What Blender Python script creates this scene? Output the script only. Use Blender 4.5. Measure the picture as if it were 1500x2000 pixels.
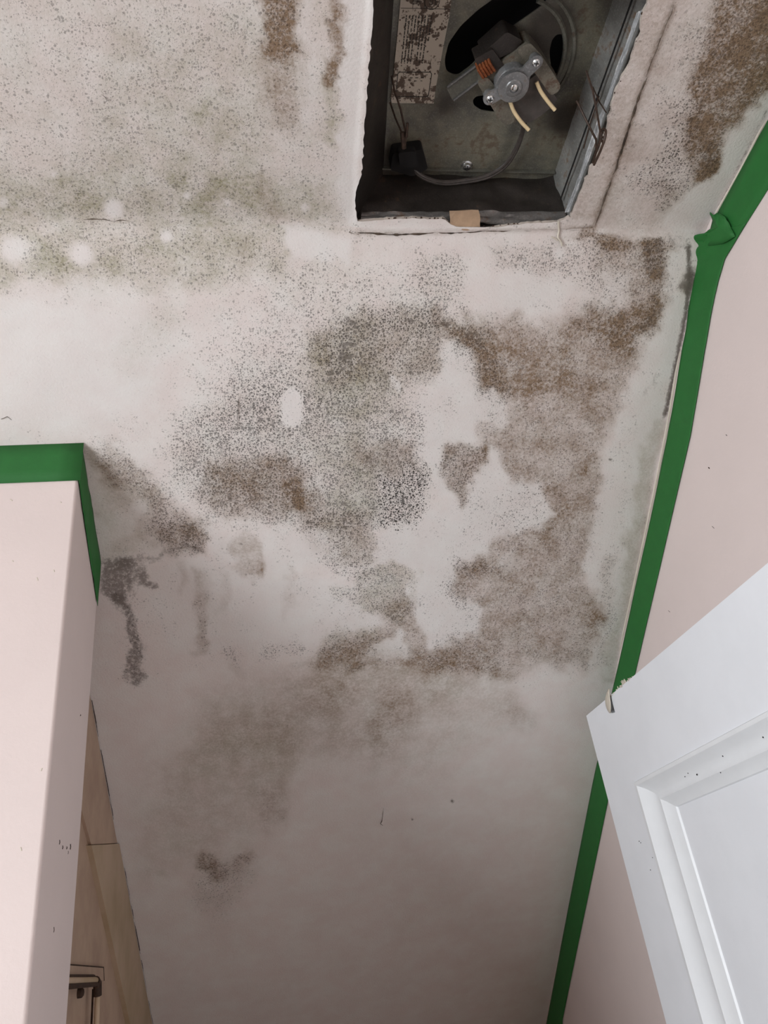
import bpy, bmesh, math, random
import numpy as np
from mathutils import Vector, Matrix
from mathutils.geometry import tessellate_polygon
random.seed(7); np.random.seed(7)
for o in list(bpy.data.objects): bpy.data.objects.remove(o)
S = bpy.context.scene
COL = S.collection

# ------------------------------------------------------------------ camera
F = 1480.0
MR = np.array([[0.9859831653604354, -0.11156501515419459, -0.12405823237278796],
               [-0.04961303323753809, 0.5138696726029153, -0.8564324296241611],
               [0.15929766024266415, 0.85058286308426, 0.5011317675707615]])
# one clean rotation for the 1480 px focal length: pitch, yaw, roll
_a, _b, _c = math.radians(30.07490543), math.radians(10.60751046), math.radians(-8.24223143)
_f = np.array([math.sin(_b)*math.cos(_a), math.cos(_b)*math.cos(_a), math.sin(_a)])
_r = np.array([math.cos(_b), -math.sin(_b), 0]); _u = np.cross(_r, _f)
MR = np.array([_r*math.cos(_c)+_u*math.sin(_c), -(-_r*math.sin(_c)+_u*math.cos(_c)), _f])
CZ = 1.8                                   # camera height
cam = bpy.data.cameras.new('camera'); co = bpy.data.objects.new('camera', cam); COL.objects.link(co)
cam.sensor_fit = 'VERTICAL'; cam.sensor_height = 36; cam.lens = 36*F/2000; cam.clip_start = .02
co.matrix_world = Matrix(((MR[0][0], -MR[1][0], -MR[2][0], 0), (MR[0][1], -MR[1][1], -MR[2][1], 0),
                          (MR[0][2], -MR[1][2], -MR[2][2], CZ), (0, 0, 0, 1)))
S.camera = co

# ------------------------------------------------------------------ light
S.view_settings.view_transform = 'Standard'; S.view_settings.look = 'None'
S.view_settings.exposure = 0.0; S.view_settings.gamma = 1.0; S.view_settings.use_curve_mapping = False
w = bpy.data.worlds.new('daylight'); S.world = w; w.use_nodes = True
w.node_tree.nodes['Background'].inputs[0].default_value = (.80, .90, 1.0, 1)
w.node_tree.nodes['Background'].inputs[1].default_value = 0.9
WIN = dict(y0=-1.20, y1=-.02, z0=1.0, z1=2.05, x=-1.30)      # window opening in the left wall
al = bpy.data.lights.new('window_daylight', 'AREA'); al.shape = 'RECTANGLE'
al.size = 1.05; al.size_y = 1.2; al.energy = 53; al.color = (.91, .965, 1.0)
ao = bpy.data.objects.new('window_daylight', al); COL.objects.link(ao)
ao.location = (WIN['x']-.16, (WIN['y0']+WIN['y1'])/2, (WIN['z0']+WIN['z1'])/2)
ao.rotation_euler = (0, -math.pi/2, 0)

# ------------------------------------------------------------------ geometry of the place
HC = 2.40; YC = .4766; TS = .645; XR = .4655; HR = HC-CZ
def ray(x, y): return MR.T @ np.array([(x-750)/F, (y-1000)/F, 1.0])
def cam0(v): return Vector((v[0], v[1], v[2]+CZ))
def atz(x, y, z): d = ray(x, y); return cam0(d*((z-CZ)/d[2]))
def atx(x, y, X): d = ray(x, y); return cam0(d*(X/d[0]))
def aty(x, y, Y): d = ray(x, y); return cam0(d*(Y/d[1]))
def slz(y): return HC - TS*(y-YC)
def ats(x, y):
    d = ray(x, y); return cam0(d*((HR+TS*YC)/(d[2]+TS*d[1])))
def to_px(P):
    q = (P-np.array([0, 0, CZ])) @ MR.T
    zz = np.where(q[:, 2] > .02, q[:, 2], .02)
    return q[:, 0]/zz*F+750, q[:, 1]/zz*F+1000

# ------------------------------------------------------------------ material helpers
class NT:
    def __init__(s, name):
        s.m = bpy.data.materials.new(name); s.m.use_nodes = True; s.t = s.m.node_tree
        s.b = s.t.nodes['Principled BSDF']
    def n(s, kind, props=None, **ins):
        nd = s.t.nodes.new(kind)
        for k, v in (props or {}).items(): setattr(nd, k, v)
        for k, v in ins.items():
            s.put(nd, k, v)
        return nd
    def put(s, nd, k, v):
        i = nd.inputs[int(k[1:])] if k[0] == 'i' and k[1:].isdigit() else nd.inputs[k]
        if isinstance(v, bpy.types.NodeSocket): s.t.links.new(v, i)
        else: i.default_value = v
    def math(s, op, a, b=0.0, clamp=False):
        return s.n('ShaderNodeMath', dict(operation=op, use_clamp=clamp), i0=a, i1=b).outputs[0]
    def mix(s, f, a, b, mode='MIX'):
        nd = s.n('ShaderNodeMix', dict(data_type='RGBA', blend_type=mode))
        s.put(nd, 'i0', f); s.put(nd, 'i6', a); s.put(nd, 'i7', b); return nd.outputs[2]
    def noise(s, vec, scale, detail=2, rough=.5, out=0):
        nd = s.n('ShaderNodeTexNoise', None, Scale=scale, Detail=detail, Roughness=rough)
        if vec is not None: s.put(nd, 'Vector', vec)
        return nd.outputs[out]
    def ramp(s, fac, a, b):
        return s.n('ShaderNodeMapRange', dict(interpolation_type='SMOOTHSTEP'), i0=fac, i1=a, i2=b, i3=0.0, i4=1.0).outputs[0]
    def obj(s): return s.n('ShaderNodeTexCoord').outputs['Object']
    def bump(s, h, strength=.3, dist=.001):
        s.put(s.b, 'Normal', s.n('ShaderNodeBump', None, Strength=strength, Distance=dist, Height=h).outputs[0])
def c4(r, g, b): return (r, g, b, 1)
def srgb(r, g, b):
    f = lambda v: (v/255/12.92) if v/255 <= .04045 else ((v/255+.055)/1.055)**2.4
    return (f(r), f(g), f(b), 1)

def plain(name, col, rough=.6, metal=0, var=.12, scale=40, bumps=.15, bscale=300, dist=.0006, dark=None):
    t = NT(name); o = t.obj()
    n1 = t.noise(o, scale, 4, .6)
    d = dark or c4(*[v*(1-var*2) for v in col[:3]])
    t.put(t.b, 'Base Color', t.mix(t.ramp(n1, .3, .7), d, col))
    t.b.inputs['Roughness'].default_value = rough; t.b.inputs['Metallic'].default_value = metal
    t.bump(t.noise(o, bscale, 3, .6), bumps, dist)
    return t.m

def mould_material():
    t = NT('mouldy ceiling paint')
    uv = t.n('ShaderNodeUVMap', dict(uv_map='UVMap')).outputs[0]
    st = t.n('ShaderNodeSeparateColor', None, Color=t.n('ShaderNodeAttribute', dict(attribute_name='stain')).outputs['Color'])
    mo = t.n('ShaderNodeSeparateColor', None, Color=t.n('ShaderNodeAttribute', dict(attribute_name='mould')).outputs['Color'])
    B, O, G = st.outputs[0], st.outputs[1], st.outputs[2]
    D, K, C = mo.outputs[0], mo.outputs[1], mo.outputs[2]
    nz = t.n('ShaderNodeTexNoise', None, Vector=uv, Scale=260.0, Detail=2.0)
    off = t.n('ShaderNodeVectorMath', dict(operation='SUBTRACT'), i0=nz.outputs['Color'], i1=(.5, .5, .5)).outputs[0]
    off = t.n('ShaderNodeVectorMath', dict(operation='SCALE'), i0=off, Scale=.0034).outputs[0]
    uw = t.n('ShaderNodeVectorMath', dict(operation='ADD'), i0=uv, i1=off).outputs[0]
    cl = t.noise(uv, 70, 4, .65)                                     # clumping
    Dc = t.math('MULTIPLY', D, t.math('MULTIPLY_ADD', cl, 1.9, False))
    Dc.node.inputs[1].links[0].from_node.inputs[2].default_value = .05
    def specks(scale, gain, bias, r0, r1, soft):
        v = t.n('ShaderNodeTexVoronoi', dict(voronoi_dimensions='2D', feature='F1'), Vector=uw, Scale=scale, Randomness=1.0)
        c = t.n('ShaderNodeSeparateColor', None, Color=v.outputs['Color'])
        r = t.math('MULTIPLY_ADD', c.outputs[1], r1); r.node.inputs[2].default_value = r0
        m = t.math('DIVIDE', t.math('SUBTRACT', r, v.outputs['Distance']), soft, True)
        dd = t.math('MULTIPLY_ADD', Dc, gain); dd.node.inputs[2].default_value = bias
        e = t.ramp(t.math('SUBTRACT', dd, c.outputs[0]), -.03, .05)
        return t.math('MULTIPLY', m, e)
    m1 = specks(415., 1.5, -.10, .15, .38, .14)
    m2 = t.math('MULTIPLY', specks(820., 1.3, .01, .18, .36, .2), .75)
    m3 = specks(120., .16, -.03, .08, .16, .05)
    nd = t.noise(uw, 210, 3, .6)
    dn = t.math('MULTIPLY', t.ramp(t.math('ADD', nd, t.math('MULTIPLY', Dc, .55)), .98, 1.12), .8)
    mask = t.math('MAXIMUM', t.math('MAXIMUM', m1, m2), t.math('MAXIMUM', m3, dn))
    mask = t.math('MULTIPLY', mask, t.math('MULTIPLY_ADD', K, .80))
    mask.node.inputs[1].links[0].from_node.inputs[2].default_value = .32
    lo = t.noise(uv, 26, 5, .62); mid = t.noise(uw, 300, 3, .7)
    base = t.mix(t.ramp(lo, .3, .75), srgb(222, 211, 207), srgb(226, 221, 217))
    base = t.mix(t.math('MULTIPLY', C, .35), base, srgb(222, 221, 219))
    def amt(A, k, nn, lo_=.46):
        a = t.math('MULTIPLY', A, t.math('MULTIPLY_ADD', nn, k)); a.node.inputs[1].links[0].from_node.inputs[2].default_value = lo_
        return t.math('MINIMUM', a, 1.0)
    st2 = t.math('ADD', t.math('MULTIPLY', t.ramp(t.noise(uw, 42, 5, .75), .36, .64), .55), t.math('MULTIPLY', t.ramp(mid, .36, .64), .46))
    c = t.mix(amt(O, 1.0, st2), base, c4(.25, .235, .12))
    c = t.mix(amt(B, 1.1, st2), c, c4(.235, .158, .100))
    gm = t.math('MULTIPLY', G, t.ramp(t.math('ADD', t.noise(uw, 210, 5, .75), t.math('MULTIPLY', G, .5)), .64, .94))
    c = t.mix(gm, c, c4(.13, .105, .09))
    sc = t.mix(t.math('MULTIPLY', B, 1.3, True), c4(.040, .035, .031), c4(.065, .038, .022))
    c = t.mix(mask, c, sc)
    t.put(t.b, 'Base Color', c); t.b.inputs['Roughness'].default_value = .62
    h = t.math('ADD', t.math('MULTIPLY', t.noise(uv, 420, 3, .6), .5), t.math('MULTIPLY', mask, .5))
    t.bump(h, .55, .0014)
    return t.m

def steel(name, col, rough=.45, metal=.7, rust=.45, rustcol=c4(.10, .055, .03), dirt=c4(.03, .024, .02)):
    t = NT(name); o = t.obj()
    a = t.noise(o, 22, 5, .65); b = t.noise(o, 130, 4, .7); g = t.noise(o, 600, 2, .6)
    c = t.mix(t.ramp(a, .35, .7), c4(*[v*.55 for v in col[:3]]), col)
    c = t.mix(t.math('MULTIPLY', t.ramp(g, .5, .75), .35), c, c4(*[min(1, v*1.6) for v in col[:3]]))
    rm = t.math('MULTIPLY', t.ramp(t.math('ADD', t.math('MULTIPLY', a, .5), t.math('MULTIPLY', b, .6)), .72-.3*rust, .80-.25*rust), .8)
    c = t.mix(rm, c, t.mix(b, dirt, rustcol))
    t.put(t.b, 'Base Color', c); t.put(t.b, 'Metallic', t.math('MULTIPLY', t.math('SUBTRACT', 1.0, rm), metal))
    t.b.inputs['Roughness'].default_value = rough
    t.bump(t.math('ADD', b, g), .3, .0008)
    return t.m

M = {}
M['mould'] = mould_material()
M['pink'] = plain('pale pink wall paint', srgb(222, 207, 203), .55, var=.02, scale=9, bumps=.25, bscale=260, dist=.0008)
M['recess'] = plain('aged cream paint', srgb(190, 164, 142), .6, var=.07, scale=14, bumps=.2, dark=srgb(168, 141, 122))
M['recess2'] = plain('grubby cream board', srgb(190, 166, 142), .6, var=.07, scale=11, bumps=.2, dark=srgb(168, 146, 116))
M['neutral'] = plain('off white back wall paint', srgb(214, 210, 204), .6, var=.02)
M['white'] = plain('white gloss door paint', srgb(236, 238, 243), .38, var=.02, scale=14, bumps=.18, bscale=90, dist=.0006)
M['white2'] = plain('white moulding paint', srgb(235, 237, 240), .36, var=.02, scale=20, bumps=.2, bscale=70, dist=.0006)
M['tape'] = plain('green masking tape', srgb(30, 104, 41), .68, var=.05, scale=60, bumps=.3, bscale=500, dist=.0004)
M['floor'] = plain('grey floor sheet', srgb(140, 118, 98), .6)
M['galv'] = steel('dull galvanised steel', c4(.225, .218, .18), .55, .35, .44, c4(.12, .075, .045))
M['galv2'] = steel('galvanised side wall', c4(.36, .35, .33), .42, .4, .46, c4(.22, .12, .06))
M['dark'] = steel('blackish steel', c4(.045, .036, .031), .5, .3, .35)  # very dark steel for far, near and left housing sides, bobbin and block
M['lip'] = steel('grimy folded lip', c4(.20, .185, .175), .4, .35, .5, c4(.15, .075, .035))
M['foil'] = steel('crumpled foil', c4(.78, .79, .81), .30, .45, .56, c4(.30, .29, .28), c4(.12, .11, .11))
M['lam'] = steel('laminated steel', c4(.21, .19, .15), .5, .3, .50, c4(.13, .055, .025))
M['body'] = plain('dusty motor body', c4(.085, .072, .064), .7, var=.2, scale=120)
M['alloy'] = steel('cast bearing bracket', c4(.30, .30, .30), .38, .55, .38, c4(.20, .11, .05))
M['chrome'] = plain('bright screw metal', c4(.75, .75, .74), .22, 1, var=.05)
M['black'] = plain('flat black', c4(.006, .005, .005), .9, var=.1)  # near-black for the blower chamber, seam, socket, plug and nail holes
M['peg'] = plain('cream plastic sleeve', c4(.72, .56, .33), .5, var=.08, scale=200)
M['copper'] = plain('copper winding', c4(.42, .13, .05), .35, .6, var=.2, scale=300)
M['cord'] = plain('grey brown cord', c4(.075, .062, .055), .38, var=.2, scale=200)
M['wire'] = plain('rusty spring wire', c4(.065, .035, .022), .6, .2, var=.3, scale=300)
M['rust'] = plain('brown rust', c4(.055, .026, .013), .8, var=.3, scale=150)
M['crack'] = plain('dirt in crack', c4(.12, .085, .060), .95, var=.35, scale=90)
M['paper'] = plain('torn tan paper', c4(.46, .31, .20), .85, var=.14, scale=60)
M['plaster'] = plain('broken plaster edge', c4(.55, .47, .41), .9, var=.15, scale=80, bumps=.5, bscale=400)
M['flake'] = plain('peeling old paint', srgb(214, 205, 190), .5, var=.06, scale=60)
M['print'] = plain('printed ink', c4(.03, .028, .025), .8)
def plate_material():
    t = NT('sooty galvanised plate'); o = t.obj(); L_ = [M['galv']]
    a = t.noise(o, 22, 5, .65); b = t.noise(o, 130, 4, .7); g = t.noise(o, 700, 2, .6); s_ = t.noise(o, 17, 4, .7)
    c = t.mix(t.ramp(a, .35, .7), c4(.105, .10, .085), c4(.24, .225, .165))
    c = t.mix(t.math('MULTIPLY', t.ramp(g, .5, .75), .35), c, c4(.36, .35, .30))
    c = t.mix(t.math('MULTIPLY', t.ramp(t.math('ADD', a, t.math('MULTIPLY', b, .5)), .82, .95), .6), c, c4(.10, .05, .03))
    def near(p, r):
        d = t.n('ShaderNodeVectorMath', dict(operation='DISTANCE'), i0=o, i1=(p.x, p.y, BZ)).outputs['Value']
        return t.ramp(t.math('ADD', d, t.math('MULTIPLY', s_, .018)), r+.012, r-.008)
    soot = t.math('MAXIMUM', near(bz(1075, 60), .030), near(bz(770, 330), .034))
    soot = t.math('MAXIMUM', soot, near(bz(870, 205), .018)); soot = t.math('MAXIMUM', soot, near(bz(745, 120), .026)); soot = t.math('MAXIMUM', soot, near(bz(1110, 230), .026))
    c = t.mix(t.math('MULTIPLY', soot, .8), c, c4(.030, .020, .016))
    t.put(t.b, 'Base Color', c); t.b.inputs['Metallic'].default_value = .25; t.b.inputs['Roughness'].default_value = .5
    t.bump(t.math('ADD', b, g), .3, .0008)
    return t.m
def label_material():
    t = NT('stained paper label'); o = t.obj()
    v = t.n('ShaderNodeTexVoronoi', dict(feature='F1'), Vector=o, Scale=240.0)
    a = t.noise(o, 150, 4, .65); b = t.noise(o, 40, 2, .5)
    sp = t.ramp(t.math('ADD', a, t.math('MULTIPLY', b, .35)), .70, .76)
    sp = t.math('MAXIMUM', sp, t.ramp(v.outputs['Distance'], .22, .14))
    t.put(t.b, 'Base Color', t.mix(t.math('MULTIPLY', sp, .9), c4(.52, .46, .38), c4(.06, .032, .018)))
    t.b.inputs['Roughness'].default_value = .7
    return t.m
M['label'] = label_material()

# ------------------------------------------------------------------ object helpers
def tag(o, label=None, cat=None, group=None, kind=None):
    if label: o['label'] = label
    if cat: o['category'] = cat
    if group: o['group'] = group
    if kind: o['kind'] = kind
    return o
def empty(name, loc, label=None, cat=None, kind=None, group=None):
    o = bpy.data.objects.new(name, None); o.empty_display_size = .02; COL.objects.link(o); o.location = loc
    return tag(o, label, cat, group, kind)
def par(o, p):
    if p is not None:
        o.parent = p; o.matrix_parent_inverse = world(p).inverted()
def world(o):
    m = o.matrix_basis.copy(); q = o
    while q.parent: m = q.parent.matrix_basis @ q.matrix_parent_inverse @ m if False else q.parent.matrix_basis @ q.matrix_parent_inverse @ m; q = q.parent
    return m
def link(name, bm, mat, parent=None, smooth=True, kind=None):
    bmesh.ops.recalc_face_normals(bm, faces=bm.faces)
    me = bpy.data.meshes.new(name); bm.to_mesh(me); bm.free()
    me.materials.append(M[mat] if isinstance(mat, str) else mat)
    if smooth:
        for p in me.polygons: p.use_smooth = True
        try: me.set_sharp_from_angle(angle=math.radians(38))
        except Exception: pass
    o = bpy.data.objects.new(name, me); COL.objects.link(o); par(o, parent)
    if kind: o['kind'] = kind
    return o
def box(bm, a, b):
    r = bmesh.ops.create_cube(bm, size=1); a, b = Vector(a), Vector(b)
    for v in r['verts']: v.co = Vector([(a[i]+b[i])/2 + v.co[i]*(b[i]-a[i]) for i in range(3)])
    return r['verts']
def prism(bm, pts, d):
    d = Vector(d); A = [bm.verts.new(p) for p in pts]; Bv = [bm.verts.new(Vector(p)+d) for p in pts]
    n = len(A); bm.faces.new(A); bm.faces.new(Bv[::-1])
    for i in range(n): bm.faces.new((A[i], A[(i+1) % n], Bv[(i+1) % n], Bv[i]))
def bevel(bm, off, seg=2, ang=.6):
    e = [x for x in bm.edges if len(x.link_faces) == 2 and x.calc_face_angle(0) > ang]
    bmesh.ops.bevel(bm, geom=e, offset=off, segments=seg, affect='EDGES', profile=.6)
def round_poly(pts, r, seg=4):
    out = []; n = len(pts)
    for i in range(n):
        p0, p, p1 = Vector(pts[i-1]), Vector(pts[i]), Vector(pts[(i+1) % n])
        a, b = (p0-p), (p1-p); k = min(r, a.length*.45, b.length*.45)
        a = p+a.normalized()*k; b = p+b.normalized()*k
        for s in range(seg+1):
            t_ = s/seg; out.append(a*(1-t_)**2+p*2*t_*(1-t_)+b*t_**2)
    return out
def tube(bm, pts, r, seg=8, cap=True, taper=None):
    pts = [Vector(p) for p in pts]; rings = []; prev = None
    for i, p in enumerate(pts):
        d = (pts[min(i+1, len(pts)-1)]-pts[max(i-1, 0)]).normalized()
        if prev is None: x = d.orthogonal().normalized()
        else: x = (prev - d*prev.dot(d)).normalized()
        prev = x; y = d.cross(x); rr = r*(taper[i] if taper else 1)
        rings.append([bm.verts.new(p+(x*math.cos(k*2*math.pi/seg)+y*math.sin(k*2*math.pi/seg))*rr) for k in range(seg)])
    for a, b in zip(rings, rings[1:]):
        for k in range(seg): bm.faces.new((a[k], a[(k+1) % seg], b[(k+1) % seg], b[k]))
    if cap: bm.faces.new(rings[0][::-1]); bm.faces.new(rings[-1])
def spline(pts, n=6):
    P = [Vector(p) for p in pts]; P = [P[0]*2-P[1]]+P+[P[-1]*2-P[-2]]; out = []
    for i in range(1, len(P)-2):
        for k in range(n):
            t_ = k/n; a, b, c, d = P[i-1:i+3]
            out.append(.5*((2*b)+(c-a)*t_+(2*a-5*b+4*c-d)*t_*t_+(3*b-a-3*c+d)*t_**3))
    out.append(P[-2]); return out
def lathe(bm, c, ax, prof, seg=24):
    c = Vector(c); ax = Vector(ax).normalized(); x = ax.orthogonal().normalized(); y = ax.cross(x); rings = []
    for r, h in prof:
        rings.append([bm.verts.new(c+ax*h+(x*math.cos(k*2*math.pi/seg)+y*math.sin(k*2*math.pi/seg))*max(r, 1e-5)) for k in range(seg)])
    for a, b in zip(rings, rings[1:]):
        for k in range(seg): bm.faces.new((a[k], a[(k+1) % seg], b[(k+1) % seg], b[k]))
    bm.faces.new(rings[0][::-1]); bm.faces.new(rings[-1])
def grid_sheet(bm, fn, nu, nv):
    V = [[bm.verts.new(fn(i/nu, j/nv)) for j in range(nv+1)] for i in range(nu+1)]
    for i in range(nu):
        for j in range(nv): bm.faces.new((V[i][j], V[i+1][j], V[i+1][j+1], V[i][j+1]))
    return V
def hsh(*a):
    return (math.sin(sum(v*k for v, k in zip(a, (127.1, 311.7, 74.7))))*43758.5453) % 1
def vnoise(x, y, seed=0):                       # numpy value noise
    x = np.asarray(x, float); y = np.asarray(y, float)
    xi = np.floor(x); yi = np.floor(y); fx = x-xi; fy = y-yi; fx = fx*fx*(3-2*fx); fy = fy*fy*(3-2*fy)
    def h(a, b):
        s = np.sin(a*127.1+b*311.7+seed*74.7)*43758.5453; return s-np.floor(s)
    return (h(xi, yi)*(1-fx)+h(xi+1, yi)*fx)*(1-fy)+(h(xi, yi+1)*(1-fx)+h(xi+1, yi+1)*fx)*fy
def fbm(x, y, seed=0, o=3):
    s = 0; a = .5; t_ = 0
    for k in range(o): s = s+a*vnoise(x*2**k, y*2**k, seed+k*13); t_ += a; a *= .5
    return s/t_

# ------------------------------------------------------------------ stains (pixels of the photograph -> spots on the two surfaces)
def smooth(v): v = np.clip(v, 0, 1); return v*v*(3-2*v)
class Field:
    def __init__(s, X, Y):
        wx = (fbm(X/55, Y/55, 3)-.5)*46+(fbm(X/15, Y/15, 9, 2)-.5)*18; wy = (fbm(X/55, Y/55, 21)-.5)*46+(fbm(X/15, Y/15, 33, 2)-.5)*18
        s.X, s.Y = X+wx, Y+wy; s.x0, s.y0 = X, Y
        s.L = {k: np.zeros_like(X) for k in 'BOGDKC'}
    def dist(s, pts, raw=False):
        X, Y = (s.x0, s.y0) if raw else (s.X, s.Y)
        d = np.full_like(X, 1e9)
        if len(pts) == 1: pts = pts*2
        for (a, b), (c, e) in zip(pts, pts[1:]):
            dx, dy = c-a, e-b; l = dx*dx+dy*dy
            t_ = np.clip(((X-a)*dx+(Y-b)*dy)/l, 0, 1) if l else 0
            d = np.minimum(d, np.hypot(X-a-t_*dx, Y-b-t_*dy))
        return d
    def inside(s, pts):
        X, Y = s.X, s.Y; r = np.zeros(X.shape, bool)
        for (a, b), (c, e) in zip(pts, pts[1:]+pts[:1]):
            if b == e: continue
            r ^= ((b > Y) != (e > Y)) & (X < (c-a)*(Y-b)/(e-b)+a)
        return r
    def apply(s, v, kw):
        if 'C' in kw:
            c = v*kw['C']; s.L['C'] = np.maximum(s.L['C']*(1-c), c)
            for k in 'BOG': s.L[k] = s.L[k]*(1-c)
            s.L['D'] = s.L['D']*(1-c*kw.get('e', .92))
        for k in 'BOGDK':
            if k in kw: s.L[k] = 1-(1-s.L[k])*(1-v*kw[k]); 
            if k in kw and k != 'K': s.L['C'] = s.L['C']*(1-v*kw[k])
    def st(s, pts, r, soft, raw=False, **kw):
        s.apply(smooth((r+soft-s.dist(pts, raw))/(2*soft)), kw)
    def pg(s, pts, soft, **kw):
        d = s.dist(pts+pts[:1]); d = np.where(s.inside(pts), -d, d)
        s.apply(smooth((soft-d)/(2*soft)), kw)

def paint(X, Y):
    f = Field(X, Y); P, T = f.pg, f.st
    # ---- flat ceiling, left of the opening
    P([(-500, -500), (700, -500), (700, 560), (-500, 560)], 90, O=.13, D=.13, K=.15)
    P([(230, 60), (500, 40), (510, 330), (560, 430), (-100, 430), (-100, 330), (160, 320)], 60, O=.15, D=.12)
    P([(-100, 330), (120, 345), (420, 330), (640, 350), (670, 430), (-100, 430)], 30, O=.26, D=.10)
    T([(420, 230), (470, 330)], 40, 40, O=.22)
    T([(540, -170), (548, 70)], 34, 16, B=.62, D=.25, K=.3)
    T([(548, 60), (555, 230)], 30, 30, B=.4, O=.12, D=.12)
    T([(668, -150), (656, 150)], 16, 9, B=.6, D=.12)
    T([(655, 140), (650, 270)], 14, 12, O=.32, D=.1)
    T([(600, 0), (605, 250)], 14, 16, C=.6)
    P([(672, -60), (735, -60), (705, 440), (668, 440)], 9, C=.9)
    P([(-100, 445), (540, 448), (560, 540), (300, 560), (-100, 560)], 24, O=.28, D=.16, K=.1)
    T([(100, 510), (150, 540)], 26, 30, O=.25)
    T([(470, 500)], 26, 30, B=.2)
    T([(520, 360), (545, 420)], 16, 18, B=.2)
    P([(545, 447), (682, 458), (680, 512), (560, 520)], 10, C=.95)
    for x, y, r in ((222, 408, 20), (25, 487, 27), (160, 497, 24), (6, 395, 12), (325, 462, 13), (365, 382, 8), (595, 405, 9), (445, 395, 7), (105, 340, 8)):
        T([(x, y)], r*1.0, r*.5, True, C=1.0 if r > 12 else .8)
    P([(-100, 575), (180, 575), (330, 640), (330, 720), (250, 830), (150, 850), (-100, 860)], 40, C=.9)
    T([(250, 700), (320, 620)], 30, 40, O=.12, D=.1)
    # ---- flat ceiling, right of the opening
    P([(1180, -350), (1800, -350), (1600, 240), (1385, 450), (1110, 460)], 24, B=.17, D=.05)
    P([(1262, -60), (1340, -60), (1235, 330), (1160, 440), (1115, 430)], 10, B=.10)
    P([(1420, -350), (1800, -350), (1700, -80), (1560, 120), (1500, 190), (1430, 255), (1395, 320), (1350, 350), (1335, 270), (1350, 170), (1375, 80)], 18, B=.52, D=.62, K=.4)
    P([(1450, -350), (1750, -350), (1600, -60), (1510, 160), (1440, 220), (1400, 180)], 26, B=.30, D=.15)
    T([(1400, 290), (1375, 320)], 20, 16, B=.6, D=.6, K=.4)
    P([(1345, 60), (1400, 60), (1350, 300), (1320, 300), (1310, 180)], 22, B=.12, D=.28, K=.3)
    P([(1290, 180), (1340, 200), (1345, 330), (1280, 330)], 22, D=.26, K=.5)
    P([(1215, 330), (1345, 300), (1330, 395), (1270, 405), (1225, 385)], 14, D=.34, K=.5)
    T([(1290, 388)], 22, 14, D=.3, B=.15, K=.4)
    P([(1515, 180), (1515, 235), (1400, 430), (1345, 455), (1300, 430), (1348, 365), (1405, 320), (1440, 258)], 8, C=.85)
    T([(1335, 420), (1322, 436)], 16, 22, G=.3)
    T([(1372, 368)], 5, 6, G=.6)
    T([(1397, 300), (1380, 330)], 12, 10, G=.22)
    T([(1498, 215), (1400, 412)], 2, 5, True, G=.9)
    # ---- sloping ceiling, broad browns
    P([(900, 640), (1000, 612), (1130, 630), (1250, 600), (1255, 700), (1225, 770), (1180, 850), (1165, 930), (1185, 980), (1165, 1060), (1150, 1130), (1185, 1200), (1165, 1300), (1000, 1310), (880, 1320), (700, 1300), (600, 1290), (640, 1230), (840, 1150), (900, 1000), (950, 800)], 22, B=.36, D=.30, K=.22)
    P([(950, 640), (1200, 640), (1190, 720), (1110, 780), (980, 770)], 36, B=.22, D=.1)
    P([(1010, 930), (1170, 900), (1165, 1050), (1040, 1060)], 26, B=.14)
    P([(1150, 465), (1325, 470), (1302, 560), (1290, 640), (1220, 690), (1150, 660), (1100, 640), (1180, 560)], 20, B=.32, D=.42, K=.3)
    P([(960, 480), (1180, 470), (1180, 560), (1060, 545), (970, 520)], 18, B=.10, D=.35, K=.35)
    P([(700, 600), (860, 600), (960, 640), (990, 760), (940, 770), (885, 660), (850, 745), (760, 760), (640, 750), (600, 660)], 24, B=.20, O=.20, D=.62, K=.55)
    P([(800, 485), (905, 500), (900, 640), (820, 640)], 20, D=.42, O=.08, K=.4)
    P([(545, 540), (820, 520), (820, 640), (620, 640)], 30, D=.20, O=.05, K=.3)
    T([(870, 620), (900, 650)], 26, 20, B=.3, D=.2)
    P([(1090, 600), (1180, 560), (1290, 470), (1300, 500), (1230, 600), (1150, 640)], 12, B=.08, D=.2, G=.12)
    P([(1120, 455), (1330, 460), (1325, 478), (1180, 490)], 8, B=.25, D=.3, G=.15, K=.3)
    P([(930, 535), (1085, 540), (1090, 600), (930, 612)], 22, C=.75, e=.7)
    P([(1180, 530), (1230, 540), (1225, 590), (1170, 590)], 16, C=.75)
    T([(1092, 496)], 11, 8, True, C=1)
    # dotted spray, left and centre
    T([(430, 700), (520, 640)], 60, 120, D=.22, K=.25)
    T([(500, 760), (640, 700)], 60, 90, D=.38, O=.06, K=.35)
    P([(330, 830), (450, 760), (620, 740), (760, 760), (830, 800), (840, 900), (800, 1010), (700, 1040), (420, 1010), (330, 940)], 40, D=.6, O=.08, K=.5)
    P([(600, 660), (720, 640), (760, 800), (680, 900), (620, 800)], 36, O=.26, D=.15)
    P([(400, 905), (560, 880), (600, 950), (610, 985), (560, 1000), (450, 1010), (405, 970)], 18, B=.40, D=.30, K=.2)
    T([(560, 945), (620, 982)], 14, 12, B=.35, D=.2)
    T([(620, 900), (600, 860)], 30, 30, O=.15)
    P([(640, 900), (730, 880), (740, 1000), (650, 1010)], 26, O=.25, D=.15)
    P([(690, 865), (800, 870), (810, 920), (700, 920)], 20, B=.30, D=.2)
    P([(735, 930), (830, 910), (830, 1000), (790, 1035), (735, 1020)], 16, D=.35, K=.9)
    P([(600, 1000), (720, 1000), (730, 1090), (640, 1090), (600, 1040)], 16, B=.22, O=.15, D=.5, K=.4)
    P([(620, 1085), (720, 1085), (720, 1130), (650, 1120)], 10, D=.4, K=.4)
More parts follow.
